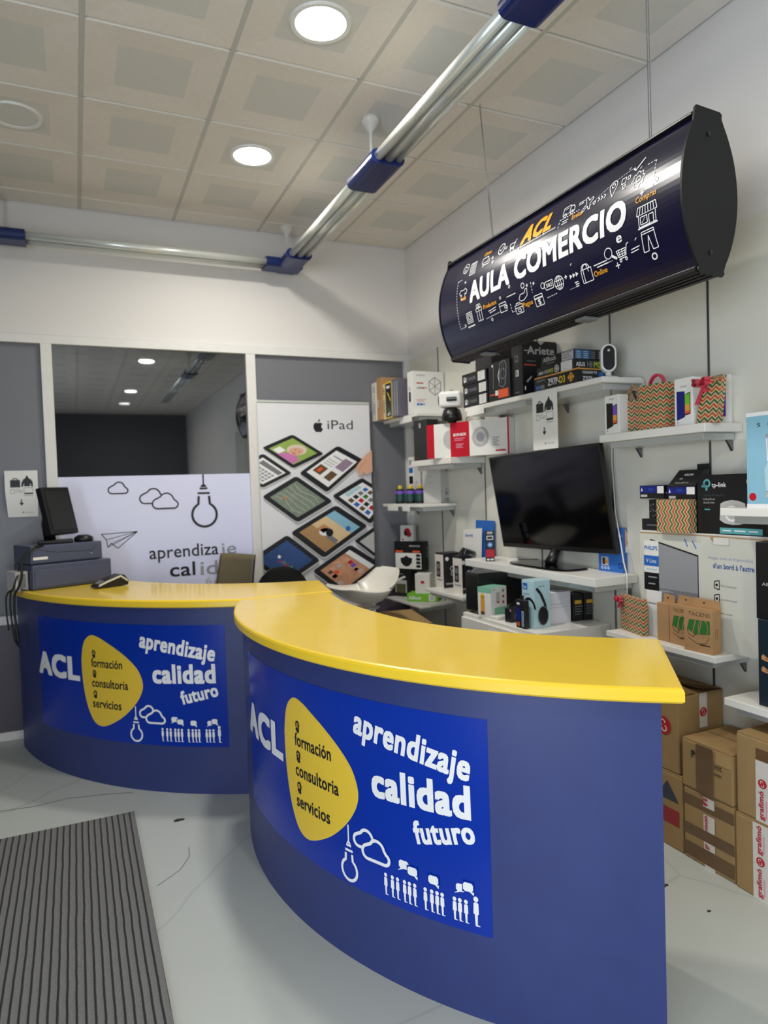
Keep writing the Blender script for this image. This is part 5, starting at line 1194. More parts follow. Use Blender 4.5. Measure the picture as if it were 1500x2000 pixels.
pbox('flat_black_box', 'flat black box lying on the television carton at its left end', 'box', (-0.115, -2.608, zt), WALLROT, 0.15, 0.09, 0.052, M_blkbox, aby)
def atx(mb, f, l, r, t):
    random.seed(11)
    for k in range(26): f.disc(0.01+0.095*random.random(), 0.01+0.11*random.random(), 0.003, M_grey)
pbox('fabric_case', 'dark speckled black case standing on the flat black box', 'case', (-0.110, -2.648, zt+0.0525), WALLROT, 0.105, 0.085, 0.088, M_blkbox, atx)
def aps(mb, f, l, r, t):
    f.rect(0, 0.026, 0.142, 0.058, M_dblue); f.rect(0.105, 0.024, 0.142, 0.056, M_cardw, 2); f.poly([(0.008,0.034),(0.018,0.034),(0.013,0.052)], M_wprint, 2); f.rect(0.006, 0.008, 0.045, 0.018, M_lgrey); f.text('PS4', (0.055, 0.036), (0.08, 0.036), 0.011, M_blue, 2, 0.01)
pbox('game_box', 'black and blue accessory box with white sticker resting on the speckled case', 'box', (-0.121, -2.606, zt+0.1450), WALLROT, 0.142, 0.10, 0.060, M_blkbox, aps, 'black and blue accessory boxes')
t = empty('gadget_box', (-0.120, -2.768, zt), WALLROT); tag(t, 'black and blue accessory box with sloping top and hanging tab behind the zigzag parcel', 'box', 'black and blue accessory boxes')
mb = MB(); w_ = 0.15; mb.box(0, w_, 0, 0.09, 0, 0.20, M_blkbox); f = front(mb); f.rect(0, 0.165, w_, 0.195, M_dblue); f.rect(0.105, 0.163, 0.147, 0.194, M_cardw, 2); f.poly([(0.008,0.17),(0.018,0.17),(0.013,0.188)], M_wprint, 2); f.rect(0.008, 0.145, 0.045, 0.156, M_lgrey); f.text('PS4', (0.055, 0.175), (0.08, 0.175), 0.011, M_blue, 2, 0.01)
for k in range(20): f.disc(0.02+0.12*random.random(), 0.10+0.035*random.random(), 0.003, M_inkg)
mb.faces([(0,0,0.2005),(w_,0,0.2005),(w_,0.09,0.2005),(0,0.09,0.2005),(0.012,0.06,0.268),(w_-0.006,0.06,0.268),(w_-0.006,0.088,0.268),(0.012,0.088,0.268)], [(0,3,2,1),(0,1,5,4),(1,2,6,5),(2,3,7,6),(3,0,4,7),(4,5,6,7)], M_blkbox)
cs = Canvas(mb, lambda u, v, o: (u, v*0.664-o*0.75, 0.2005+v*0.747+o*0.66), 0.001); cs.text('KROM', (0.06, 0.055), (0.105, 0.055), 0.012, M_wprint, 1, 0.02); cs.text('headset', (0.035, 0.012), (0.105, 0.012), 0.010, M_lgrey, 1, 0.0); cs.rect(0.045, 0.036, 0.062, 0.042, M_lgrey)
mb.build('body', t, bevel=0.002)
mb = MB(); mb.box(0.085, 0.148, 0.086, 0.089, 0.2685, 0.292, M_blkbox); mb.build('hang_tab', t)
mb = MB(); mb.uvbox(0, 0.178, 0, 0.04, 0, 0.142, M_chevv)
o = mb.build('wrapped_gift', None, (-0.1625, -2.745, zt), WALLROT); tag(o, 'flat rectangular zigzag wrapped parcel on top of the television carton', 'wrapped gift', 'zigzag gift bags')
def atp(mb, f, l, r, t):
    f.text('tp-link', (0.072, 0.192), (0.140, 0.192), 0.019, M_wprint, 1, 0.012); f.ring(0.048, 0.208, 0.014, 0.008, M_teal, 1, D(-90), D(180)); f.stroke([(0.034,0.208),(0.034,0.196)], 0.008, M_teal); f.stroke([(0.022,0.196),(0.048,0.196)], 0.008, M_teal); f.stroke([(0.046,0.194),(0.046,0.178)], 0.009, M_teal)
    f.text('2.4GHz Wireless N', (0.030, 0.155), (0.130, 0.155), 0.008, mat('dim_teal_print', (56, 84, 86), 0.5), 1, 0.0); f.text('Ceiling Mount', (0.030, 0.139), (0.086, 0.139), 0.008, M_lgrey, 1, 0.0); f.text('Access Point', (0.030, 0.125), (0.084, 0.125), 0.008, M_lgrey, 1, 0.0); f.rect(0.035, 0.098, 0.062, 0.103, M_teal)
    P = [(0.112,0.125),(0.135,0.135),(0.165,0.139),(0.195,0.136),(0.225,0.126),(0.228,0.05),(0.20,0.042),(0.165,0.040),(0.13,0.046),(0.108,0.058)]
    f.poly(P, M_lgrey); f.ring(0.165, 0.085, 0.028, 0.009, M_wprint, 2)
    f.rect(0.108, 0.004, 0.298, 0.028, M_teal); lines(f, 0.12, 0.014, 0.04, 1, 0.01, M_wprint, 0.005, 2); lines(f, 0.175, 0.014, 0.05, 1, 0.01, M_wprint, 0.005, 2); lines(f, 0.24, 0.014, 0.04, 1, 0.01, M_wprint, 0.005, 2); f.disc(0.245, 0.212, 0.014, M_amber)
pbox('network_box', 'large black box with teal logo on the right of the television carton', 'box', (-0.128, -2.935, zt), WALLROT, 0.316, 0.10, 0.243, M_blkbox, atp)
# in front of the carton
gift_bag((-0.158, -2.503, z), D(-104), 0.19, 0.028, 0.165, 'zigzag gift bag with crumpled red bow standing left on the low right shelf', None, ((0.012, -0.002, 0.135), 0.024, [(0.02, 0.03), (-0.012, 0.035)]))
def awp(mb, f, l, r, t): f.rect(0.015, 0.145, 0.06, 0.152, M_inkg)
pbox('small_white_box', 'narrow white card box behind the bow gift bag', 'box', (-0.1535, -2.665, z), WALLROT, 0.085, 0.012, 0.205, M_cardw, awp)
def kraft_pack(loc, rot, label, w, d, h, art, tab):
    t = empty('kraft_box', loc, rot); tag(t, label, 'box', 'kraft retail boxes with hang tabs')
    mb = MB(); mb.box(0, w, 0, d, 0, h, M_kraft); f = front(mb)
    if art:
        f.text('TACENS', (0.02, h-0.028), (w-0.012, h-0.028), 0.016, M_ktape, 1, 0.0)
        f.poly([(0.025,h-0.045),(w-0.012,h-0.042),(w-0.012,h-0.095),(0.05,h-0.105),(0.014,h-0.085)], M_dgreen)
        for k in range(2): f.stroke([(0.04+0.028*k,h-0.10),(0.055+0.028*k,h-0.046)], 0.004, M_kraft, 2)
        f.ring(w*0.68, h-0.075, 0.022, 0.0025, M_kraft, 3, ry=0.034); f.seg([(0.016,h-0.085),(0.02,h-0.105),(0.045,h-0.115),(0.055,h-0.100)], 0.0025, M_ktape, 2); f.seg([(0.02,h-0.12),(0.06,h-0.14),(w-0.03,h-0.135),(w-0.015,h-0.105)], 0.002, M_ktape, 2); f.rect(w*0.55, 0.03, w-0.012, 0.034, M_ink)
        right_face(mb, w).seg([(d*0.35,0.06),(d*0.35,0.10),(d*0.55,0.10),(d*0.55,0.06)], 0.002, M_ktape)
    mb.build('carton', t, bevel=0.002)
    if tab:
        mb = MB(); mb.faces([(0.0,d-0.004,h+0.0005),(w,d-0.004,h+0.0005),(w*0.97,d-0.004,h+0.034),(w*0.10,d-0.004,h+0.038),(0.0,d,h+0.0005),(w,d,h+0.0005),(w*0.97,d,h+0.034),(w*0.10,d,h+0.038)], [(0,1,2,3),(5,4,7,6),(0,4,5,1),(1,5,6,2),(2,6,7,3),(3,7,4,0)], M_kraft); Canvas(mb, lambda u, v, o: (u, d-0.004-o, h+v)).disc(w*0.45, 0.02, 0.004, M_ink); mb.build('hang_tab', t)
kraft_pack((-0.190, -2.762, z), D(-91), 'kraft box seen plain side on, leftmost of three on the low shelf', 0.068, 0.04, 0.165, False, True)
kraft_pack((-0.196, -2.838, z), D(-90), 'kraft box with half hidden green print, middle of three', 0.105, 0.05, 0.168, True, True)
kraft_pack((-0.236, -2.952, z), D(-86), 'kraft box with green boat print in front, rightmost of three', 0.132, 0.052, 0.175, True, True)

# ---- right edge shelves
z = 1.4285
def asm2(mb, f, l, r, t):
    f.rect(0, 0.335, 0.40, 0.349, M_wprint); f.rect(0, 0, 0.40, 0.016, M_wprint)
    f.text('S', (0.045, 0.296), (0.058, 0.296), 0.013, M_ink, 1, 0.01); f.text('M', (0.088, 0.297), (0.110, 0.297), 0.013, M_ink, 1, 0.01); f.text('E', (0.14, 0.298), (0.153, 0.298), 0.013, M_ink, 1, 0.01); f.text('G', (0.18, 0.299), (0.195, 0.299), 0.013, M_ink, 1, 0.01)
    f.disc(0.024, 0.042, 0.0145, M_red, 1, 28)
    f.poly([(0.078,0.06),(0.072,0.14),(0.084,0.165),(0.20,0.165),(0.212,0.14),(0.206,0.06)], M_lblue); f.poly([(0.076,0.04),(0.078,0.062),(0.206,0.062),(0.21,0.04)], M_lgrey); f.poly([(0.082,0.17),(0.078,0.26),(0.20,0.262),(0.196,0.17)], mat('pale_violet_print', (186, 196, 222), 0.4)); f.rect(0.078, 0.255, 0.2, 0.266, M_inkg, 2); f.seg([(0.086,0.17),(0.083,0.25)], 0.004, M_wprint, 3)
pbox('blender_box', 'pale blue blender box with red dot at the right edge of the photo', 'box', (-0.240, -3.256, z), WALLROT, 0.40, 0.20, 0.349, M_sky, asm2)
z = 0.6955
def ash(mb, f, l, r, t):
    for v in (0.172, 0.128):
        P = [(0.013,v+0.012),(0.02,v+0.022),(0.04,v+0.010),(0.075,v+0.012),(0.095,v+0.020),(0.10,v+0.004),(0.06,v-0.004),(0.03,v-0.002),(0.014,v+0.002)]
        f.poly(P, M_tan); f.seg([(0.03,v+0.008),(0.05,v+0.002)], 0.003, M_ktape, 2)
pbox('shoe_print_box', 'dark teal box with tan shoe prints, lower of two at the right edge', 'box', (-0.220, -3.277, z), WALLROT, 0.30, 0.075, 0.322, M_dteal, ash)
def ash2(mb, f, l, r, t): f.text('AIR', (0.025, 0.125), (0.06, 0.125), 0.012, M_lgrey, 1, 0.0)
pbox('black_carton', 'black box standing on the dark teal shoe print box at the right edge', 'box', (-0.215, -3.268, z+0.3225), WALLROT, 0.30, 0.07, 0.285, M_blkbox, ash2)

# ---- cardboard boxes stacked on the floor
def carton(loc, w, d, h, label, rot=WALLROT, art=None, group='cardboard boxes stacked on the floor', flap=None, lid=True):
    t = empty('cardboard_box', loc, rot); tag(t, label, 'cardboard box', group)
    mb = MB(); mb.box(0, w, 0, d, 0, h, M_kraft2); f = front(mb, 0.001)
    mb.build('body', t, bevel=0.006, segs=2)
    if art:
        mb = MB(); art(mb, front(mb, 0.0012), right_face(mb, w), top_face(mb, h)); o = mb.build('packing_tape', t)
    if lid:
        mb = MB(); mb.box(0.003, w-0.003, 0.003, d/2-0.003, h+0.0005, h+0.005, M_kraft2); mb.build('flap', t); mb = MB(); mb.box(0.003, w-0.003, d/2+0.003, d-0.003, h+0.0005, h+0.005, M_kraft2); mb.build('flap', t)
    return t
def logo(cv, u, v, r, k=2):
    cv.disc(u, v, r, M_red, k, 22); cv.ring(u-r*0.1, v+r*0.3, r*0.32, r*0.16, M_wtape, k+1, D(0), D(250), 12); cv.ring(u+r*0.1, v-r*0.3, r*0.32, r*0.16, M_wtape, k+1, D(180), D(430), 12)
def wtape(cv, u, v0, v1, wd, s=1.0, words=True):
    cv.rect(u-wd/2, v0, u+wd/2, v1, M_wtape, 1); n = 0; v = v0+0.01
    while words and v < v1-0.03:
        L = min(0.105, v1-v-0.005)
        if L > 0.09: cv.text('grafimó', (u+0.004, v), (u+0.004, v+L), 0.020, M_red, 2, 0.03); lines_v = cv.rect(u+0.012, v+0.01, u+0.016, v+L*0.7, M_pink, 2)
        v += 0.115
        if v+0.05 < v1: logo(cv, u, v+0.018, 0.017); v += 0.045
def c1(mb, f, r, t):
    f.poly([(0.25,0.20),(0.37,0.20),(0.31,0.28)], mat('slate_print', (52, 58, 70), 0.5)); f.rect(0.25, 0.10, 0.37, 0.165, mat('maroon_print', (150, 34, 40), 0.5))
carton((-0.285, -2.585, 0), 0.388, 0.265, 0.312, 'plain cardboard box with dark triangle and red bar, bottom of the stack by the desk', art=c1)
def c1b(mb, f, r, t):
    r.rect(0.12, 0.18, 0.165, 0.325, M_wtape); logo(r, 0.142, 0.245, 0.020)
t = carton((-0.278, -2.600, 0.3175), 0.352, 0.262, 0.325, 'cardboard box with red round logo and crumpled lid, top of stack by the desk', art=c1b, lid=False)
mb = MB(); logo(front(mb, 0.0012), 0.275, 0.19, 0.038); mb.build('printed_logo', t)
mb = MB(); mb.faces([(0.0,0,0.3255),(0.352,0,0.3255),(0.352,0.10,0.334),(0.18,0.11,0.352),(0,0.10,0.336)], [(0,1,2,3,4),(4,3,2,1,0)], M_kraft2); mb.build('flap', t)
mb = MB(); mb.faces([(0.0,0.262,0.3255),(0.352,0.262,0.3255),(0.352,0.13,0.345),(0.16,0.12,0.338),(0,0.13,0.348)], [(0,1,2,3,4),(4,3,2,1,0)], M_kraft2); mb.build('flap', t)
def c2(mb, f, r, t):
    f.rect(0, 0.225, 0.236, 0.268, M_ktape); f.rect(0, 0.105, 0.236, 0.148, M_ktape); f.rect(0, 0.015, 0.236, 0.072, M_ktape)
    for v0, v1, s in ((0.245,0.285,'fi'),(0.150,0.215,'mon'),(0.075,0.105,'gr')):
        f.rect(0.098, v0, 0.150, v1, M_wtape, 2); f.text(s, (0.130, v1-0.006) if False else (0.118, v0+0.005), (0.118, v1-0.005), 0.020, M_red, 3, 0.03)
    f.rect(0.10, 0.0, 0.15, 0.013, M_wtape, 2)
carton((-0.288, -2.982, 0), 0.236, 0.28, 0.292, 'cardboard box banded with brown tape, bottom of the middle stack', art=c2)
def c2b(mb, f, r, t):
    f.text('P', (0.050, 0.130), (0.067, 0.130), 0.030, M_ink, 2, 0.03); f.text('int', (0.158, 0.118), (0.192, 0.118), 0.026, M_ink, 2, 0.0); f.rect(0.155, 0.096, 0.190, 0.102, M_ktape, 2); f.rect(0.072, 0.0, 0.152, 0.192, M_ktape, 3); t.rect(0.02, 0.015, 0.10, 0.09, M_ktape); t.rect(0.02, 0.12, 0.2, 0.18, M_ktape); f.rect(0.165, 0.14, 0.235, 0.185, mat('glossy_clear_tape', (176, 146, 98), 0.15), 1)
t = carton((-0.292, -2.980, 0.2975), 0.238, 0.28, 0.192, 'smaller cardboard box with black lettering half covered by brown tape, on the middle stack', art=c2b)
def c3(mb, f, r, t): wtape(f, 0.105, 0.0, 0.282, 0.062)
carton((-0.292, -3.226, 0), 0.36, 0.28, 0.284, 'cardboard box with white and red printed tape, bottom of the stack at the right edge', art=c3)
def c3b(mb, f, r, t): wtape(f, 0.108, 0.0, 0.225, 0.055); f.rect(0.082, 0.225, 0.14, 0.268, M_ktape, 1); t.rect(0.06, 0.04, 0.16, 0.10, mat('yellow_note', (226, 222, 140), 0.6), 2)
carton((-0.286, -3.230, 0.2895), 0.36, 0.275, 0.300, 'cardboard box with printed tape and yellow note, top of the stack at the right edge', art=c3b)
# open box on the floor in the corner
t = empty('cardboard_box', (-0.60, -0.93, 0)); tag(t, 'large open cardboard box with bent flap on the floor below the green box', 'cardboard box')
mb = MB(); W_, L_, hh = 0.26, 0.60, 0.62
for a in ((0, W_, 0, 0.008), (0, W_, L_-0.008, L_), (0, 0.008, 0.008, L_-0.008), (W_-0.008, W_, 0.008, L_-0.008)): mb.box(a[0], a[1], a[2], a[3], 0, hh, M_kraft2)
mb.box(0.008, W_-0.008, 0.008, L_-0.008, 0.0, 0.008, M_kraft2); mb.build('body', t)
def flap(pts):
    mb = MB(); q = [Vector(p) for p in pts]; n_ = (q[1]-q[0]).cross(q[2]-q[0]).normalized()*0.006; k = len(q)
    vs = q+[p+n_ for p in q]; mb.faces(vs, [tuple(range(k-1, -1, -1)), tuple(range(k, 2*k))]+[(i, (i+1) % k, (i+1) % k+k, i+k) for i in range(k)], M_kraft2); mb.build('flap', t)
flap([(0.0,0.0,hh+0.001),(0.26,0.0,hh+0.001),(0.24,0.28,hh+0.055),(0.02,0.28,hh+0.06)])
flap([(0.0,0.60,hh+0.001),(0.0,0.31,hh+0.001),(-0.20,0.34,hh+0.03),(-0.20,0.58,hh+0.03)])

# ---------------------------------------------------------------- chairs behind the desks
def chair_base(t, hs, m, r=0.24):
    mb = MB(); mb.lathe([(0.026, 0.075), (0.026, hs*0.5), (0.018, hs*0.5+0.002), (0.018, hs)], M_steel, n=16); mb.build('column', t, smooth=True)
    for k in range(5):
        a = 2*PI*k/5+0.3; c, s = math.cos(a), math.sin(a)
        mb = MB(); mb.tube([(0.02*c, 0.02*s, 0.095), (r*0.6*c, r*0.6*s, 0.085), (r*c, r*s, 0.062)], [0.020, 0.017, 0.013], m, 8); lg = mb.build('leg', t, smooth=True)
        mb = MB(); mb.tube([(r*c-0.018*s, r*s+0.018*c, 0.025), (r*c+0.018*s, r*s-0.018*c, 0.025)], 0.0248, M_blk, 14); mb.build('castor', lg)
def office_chair(loc, rot, label, m, w, top, back_h, lean, round_):
    t = empty('office_chair', loc, rot); tag(t, label, 'chair'); chair_base(t, 0.42, M_blk, 0.20)
    mb = MB(); ol = []
    for q in range(28):
        A = 2*PI*q/28; ol.append((math.copysign(abs(math.cos(A))**0.6, math.cos(A))*0.23, math.copysign(abs(math.sin(A))**0.6, math.sin(A))*0.22))
    mb.extrude(ol, 0.42, 0.49, m); mb.build('seat', t, weld=True, bevel=0.02, segs=3)
    mb = MB(); z0 = top-back_h; nu, nv = 14, 12; V = {}
    for side in (0, 1):
        for i in range(nu+1):
            for j in range(nv+1):
                v = j/nv; u = -1+2*i/nu
                half = w/2*(1-abs(2*v-1)**round_*0.35) if round_ else w/2*(1-0.12*v)
                x = u*half; zz = z0+back_h*v-(0.0 if not round_ else 0.10*back_h*abs(u)**3*(1 if v > 0.5 else -1)*abs(2*v-1))
                yb = 0.24+lean*v-0.05*(1-u*u)*0+0.03*u*u*-1
                V[side, i, j] = (x, yb+(0.045*(1-0.6*max(abs(u), abs(2*v-1))**4) if side else 0.0), zz)
    for side in (0, 1):
        for i in range(nu):
            for j in range(nv):
                q = [V[side,i,j], V[side,i+1,j], V[side,i+1,j+1], V[side,i,j+1]]; mb.poly(q if side == 0 else q[::-1], m)
    for i in range(nu):
        for j in (0, nv): mb.poly([V[0,i,j], V[1,i,j], V[1,i+1,j], V[0,i+1,j]], M_blk)
    for j in range(nv):
        for i in (0, nu): mb.poly([V[0,i,j], V[1,i,j], V[1,i,j+1], V[0,i,j+1]], M_blk)
    mb.build('backrest', t, weld=True, smooth=True)
    mb = MB(); mb.tube([(0, 0.05, 0.41), (0, 0.27, 0.40), (0, 0.33, 0.5), (0, 0.30+lean*0.4, z0+back_h*0.35)], 0.016, M_blk, 8); mb.build('back_support', t, smooth=True)
office_chair((-1.21, -0.60, 0), 0.0, 'black fabric office chair with rounded back in front of the tablet banner', M_fab, 0.36, 1.02, 0.36, 0.04, 3)
office_chair((-1.78, -0.42, 0), D(-62), 'olive fabric office chair seen from the side behind the smaller desk', M_chairb, 0.40, 1.125, 0.50, 0.10, 0)
def shell_chair():
    t = empty('shell_chair', (-0.80, -0.88, 0), D(8)); tag(t, 'white moulded shell chair on a pedestal behind the large desk', 'chair'); chair_base(t, 0.755, M_steel, 0.16)
    # seat shell: profile runs from the front lip (left) down and up to the top of the back (right)
    prof = [(-0.235,0.925),(-0.20,0.888),(-0.12,0.835),(-0.03,0.805),(0.05,0.808),(0.12,0.850),(0.165,0.915),(0.195,0.985),(0.215,1.018)]
    prof = spline(prof, 3); n = len(prof); mb = MB(); m_ = 16; V = {}
    for side in (0, 1):
        for i, (x, zz) in enumerate(prof):
            f = i/(n-1); half = 0.235*math.sin(PI*(0.18+0.64*f))**0.8*(1-0.25*f); rise = 0.10*math.sin(PI*min(1, f*1.05))
            for j in range(m_+1):
                s = -1+2*j/m_; off = 0.011*side
                V[side,i,j] = (x+0.02*abs(s)**2*(1 if f > 0.5 else -1)*-1, s*half, zz+rise*abs(s)**2.2-off)
    for side in (0, 1):
        for i in range(n-1):
            for j in range(m_):
                q = [V[side,i,j], V[side,i+1,j], V[side,i+1,j+1], V[side,i,j+1]]; mb.poly(q if side == 0 else q[::-1], M_cream)
    for i in range(n-1):
        for j in (0, m_): mb.poly([V[0,i,j], V[1,i,j], V[1,i+1,j], V[0,i+1,j]], M_cream)
    for j in range(m_):
        for i in (0, n-1): mb.poly([V[0,i,j], V[1,i,j], V[1,i,j+1], V[0,i,j+1]], M_cream)
    mb.build('shell', t, weld=True, smooth=True)
    mb = MB(); mb.lathe([(0.018, 0.74), (0.09, 0.768), (0.09, 0.776)], M_steel, n=18); mb.build('seat_plate', t)
shell_chair()

# ---------------------------------------------------------------- tablet banner
def build_banner():
    W, z0, z1 = 0.89, 0.10, 2.205
    t = empty('roll_up_banner', (-1.270, -0.055, 0)); tag(t, 'white roll up advertising banner of tilted tablets in front of the grey panel', 'banner')
    mb = MB(); mb.box(-0.02, W+0.02, -0.06, 0.02, 0, 0.085, M_alu); mb.build('base_cassette', t, bevel=0.008)
    mb = MB(); mb.box(0, W, -0.008, 0.006, z1, z1+0.018, M_alu); mb.build('top_rail', t, bevel=0.003)
    mb = MB(); mb.tube([(W/2, 0.012, 0.08), (W/2, 0.012, z1)], 0.008, M_alu, 8); mb.build('pole', t)
    mb = MB(); mb.box(0, W, -0.002, 0.0, 0.0855, z1-0.0005, mat('banner_white', (226, 226, 230), 0.4, var=0.01)); cv = Canvas(mb, lambda u, v, o: (u, -0.002-o, v), 0.0004)
    lg = M_lgrey
    def clip(P):
        out = list(P)
        for lim, ax, sg in ((0.001, 0, 1), (W-0.001, 0, -1), (0.09, 1, 1)):
            src = out; res = []
            for i in range(len(src)):
                a, b = src[i], src[(i+1) % len(src)]; ia, ib = sg*(a[ax]-lim) >= 0, sg*(b[ax]-lim) >= 0
                if ia: res.append(a)
                if ia != ib:
                    k = (lim-a[ax])/(b[ax]-a[ax]); res.append((a[0]+k*(b[0]-a[0]), a[1]+k*(b[1]-a[1])))
            out = res
        return out
    def inset(P, f): c = (sum(p[0] for p in P)/len(P), sum(p[1] for p in P)/len(P)); return [(c[0]+(p[0]-c[0])*f, c[1]+(p[1]-c[1])*f) for p in P]
    K = [0]
    def tab(P, scr, art=None):
        """a tilted tablet: silver rim, black bezel, screen; corners given far, right, near, left"""
        k = 1+K[0]*6; K[0] += 1
        rd = []
        for i in range(len(P)):
            a, b, c = Vector(P[i-1]), Vector(P[i]), Vector(P[(i+1) % len(P)])
            rd += [tuple(b+(a-b)*0.07), tuple(b+(a-b)*0.02+(c-b)*0.02), tuple(b+(c-b)*0.07)]
        sh = [(x+0.004, y-0.014) for x, y in rd]
        cv.poly(clip(sh), lg, k); cv.poly(clip(rd), M_ink, k+1); S = inset(P, 0.78); cv.poly(clip(S), scr, k+2)
        q = lambda u, v: tuple(Vector(S[3])*(1-u)*(1-v)+Vector(S[2])*u*(1-v)+Vector(S[1])*u*v+Vector(S[0])*(1-u)*v)
        def r(u0, v0, u1, v1, m, kk=0):
            p = clip([q(u0,v0), q(u1,v0), q(u1,v1), q(u0,v1)])
            if len(p) > 2: cv.poly(p, m, k+3+kk)
        if art: art(r, q, k)
        return q, k
    A = mat('banner_photo_green', (150, 178, 84), 0.5, var=0.3, scale=8); Mp = mat('banner_map', (128, 140, 124), 0.5, var=0.35, scale=26); Sk = mat('banner_game_sky', (226, 196, 150), 0.5, var=0.2, scale=9); Nb = mat('banner_night_blue', (44, 76, 130), 0.5, var=0.4, scale=5); Cm = mat('banner_comic', (206, 150, 116), 0.5, var=0.45, scale=22)
    def portrait(r, q, k):
        P = [q(0.5+0.26*math.cos(a)*1.0, 0.58+0.30*math.sin(a)) for a in [2*PI*i/20 for i in range(20)]]; cv.poly([q(0.30,0.0),q(0.95,0.0),q(0.95,0.30),q(0.72,0.42),(q(0.5,0.35))], mat('banner_pink_top', (206, 120, 180), 0.5), k+3)
        cv.poly([q(0.52+0.27*math.cos(a), 0.63+0.32*math.sin(a)) for a in [2*PI*i/20 for i in range(20)]], mat('banner_fair_hair', (222, 206, 186), 0.5), k+3); cv.poly([q(0.56+0.19*math.cos(a), 0.55+0.24*math.sin(a)) for a in [2*PI*i/20 for i in range(20)]], M_skin, k+4)
        cv.seg([q(0.50,0.45), q(0.57,0.41), q(0.64,0.46)], 0.005, M_red, k+5); cv.disc(*q(0.50,0.60), 0.004, M_ktape, k+5); cv.disc(*q(0.63,0.61), 0.004, M_ktape, k+5); r(0.1, 0.05, 0.35, 0.35, M_wprint, 0)
    def page(r, q, k):
        r(0.12, 0.80, 0.8, 0.84, M_inkg); r(0.55, 0.55, 0.92, 0.92, mat('banner_mauve', (150, 128, 148), 0.5), 1); r(0.08, 0.14, 0.42, 0.42, M_ktape); r(0.58, 0.14, 0.86, 0.42, M_ktape); r(0.18, 0.20, 0.30, 0.34, M_orange, 1)
        for v in (0.5, 0.58, 0.66): r(0.08, v, 0.48, v+0.03, lg)
    def keys(r, q, k):
        for i in range(6):
            for j in range(4): r(0.10+0.14*i, 0.10+0.14*j, 0.20+0.14*i, 0.20+0.14*j, M_inkg)
        r(0.1, 0.72, 0.95, 0.92, M_grey)
    def roads(r, q, k):
        for i in range(5): cv.seg(clip([q(0.05, 0.15+0.18*i), q(0.35, 0.22+0.14*i), q(0.7, 0.10+0.2*i), q(0.95, 0.18+0.16*i)])[:4], 0.004, lg, k+3)
        r(0.2, 0.2, 0.32, 0.32, M_kraft)
    def thumbs(r, q, k):
        cs = [M_ktape, M_dgreen, M_red, M_blue, M_grey, M_ink]
        for i in range(4):
            for j in range(4): r(0.22+0.19*i, 0.08+0.22*j, 0.35+0.19*i, 0.23+0.22*j, cs[(i*3+j*5) % 6])
        r(0.02, 0.2, 0.15, 0.8, M_lblue)
    def game(r, q, k):
        r(0.0, 0.0, 1.0, 0.35, M_kraft); r(0.0, 0.75, 1, 1, M_sky); cv.disc(*q(0.45, 0.4), 0.05, M_wprint, k+4, 14, 0.03); cv.disc(*q(0.55, 0.45), 0.03, M_blk, k+5); r(0.2, 0.35, 0.45, 0.55, M_tan, 1); r(0.62, 0.3, 0.95, 0.42, M_grey, 1); cv.disc(*q(0.8, 0.8), 0.02, M_blue, k+4)
    def night(r, q, k):
        cv.disc(*q(0.3, 0.45), 0.012, M_wprint, k+4)
        for i in range(7): r(0.42+0.07*i, 0.30+0.03*(i % 3), 0.46+0.07*i, 0.40+0.05*(i % 2), (M_red, M_grey, M_green)[i % 3])
    def comic(r, q, k):
        r(0, 0.85, 1, 1, M_wprint); random.seed(4)
        for i in range(14):
            u, v = random.random()*0.8, random.random()*0.7; r(u, v, u+0.12, v+0.12, random.choice([M_red, M_orange, M_lgrey, M_ktape, M_purple, M_skin]), i % 2)
    tab([(0.262,1.972),(0.504,1.825),(0.258,1.718),(0.025,1.874)], A, portrait)
    tab([(0.03,1.832),(0.246,1.683),(0.019,1.580),(-0.20,1.70)], M_wprint, keys)
    tab([(0.615,1.886),(0.830,1.772),(0.515,1.529),(0.300,1.682)], M_wprint, page)
    tab([(0.276,1.662),(0.560,1.461),(0.273,1.312),(0.010,1.515)], Mp, roads)
    tab([(0.805,1.635),(1.06,1.48),(0.866,1.268),(0.552,1.502)], M_wprint, thumbs)
    tab([(0.581,1.432),(0.842,1.257),(0.469,1.030),(0.213,1.239)], Sk, game)
    tab([(0.187,1.225),(0.440,1.017),(0.16,0.86),(-0.10,1.06)], Nb, night)
    tab([(0.893,1.248),(1.12,1.11),(0.97,0.95),(0.720,1.148)], M_lgrey, None)
    tab([(0.685,1.122),(0.945,0.949),(0.62,0.735),(0.372,0.940)], Cm, comic)
    tab([(0.30,0.80),(0.56,0.64),(0.26,0.46),(0.02,0.64)], Nb, None)
    k = 70
    cv.poly(clip([(0.74,1.69),(0.762,1.735),(0.80,1.775),(0.84,1.815),(0.889,1.85),(0.889,1.68),(0.84,1.66),(0.812,1.675),(0.80,1.648),(0.782,1.648),(0.776,1.69)]), M_skin, k)
    cv.seg([(0.776,1.69),(0.80,1.735),(0.845,1.765)], 0.004, M_tan, k+1)
    cv.text('iPad', (0.540, 2.012), (0.748, 2.012), 0.070, M_ink, 1, 0.0)
    ap = [(0.465,2.056),(0.478,2.062),(0.492,2.058),(0.500,2.050),(0.490,2.038),(0.492,2.022),(0.503,2.014),(0.492,1.994),(0.482,1.988),(0.466,1.992),(0.452,1.988),(0.440,1.996),(0.428,2.018),(0.427,2.038),(0.436,2.056),(0.450,2.062)]
    cv.poly(ap, M_ink, 1); cv.poly([(0.464,2.062),(0.466,2.078),(0.482,2.090),(0.480,2.074)], M_ink, 1)
    mb.build('printed_sheet', t)
build_banner()

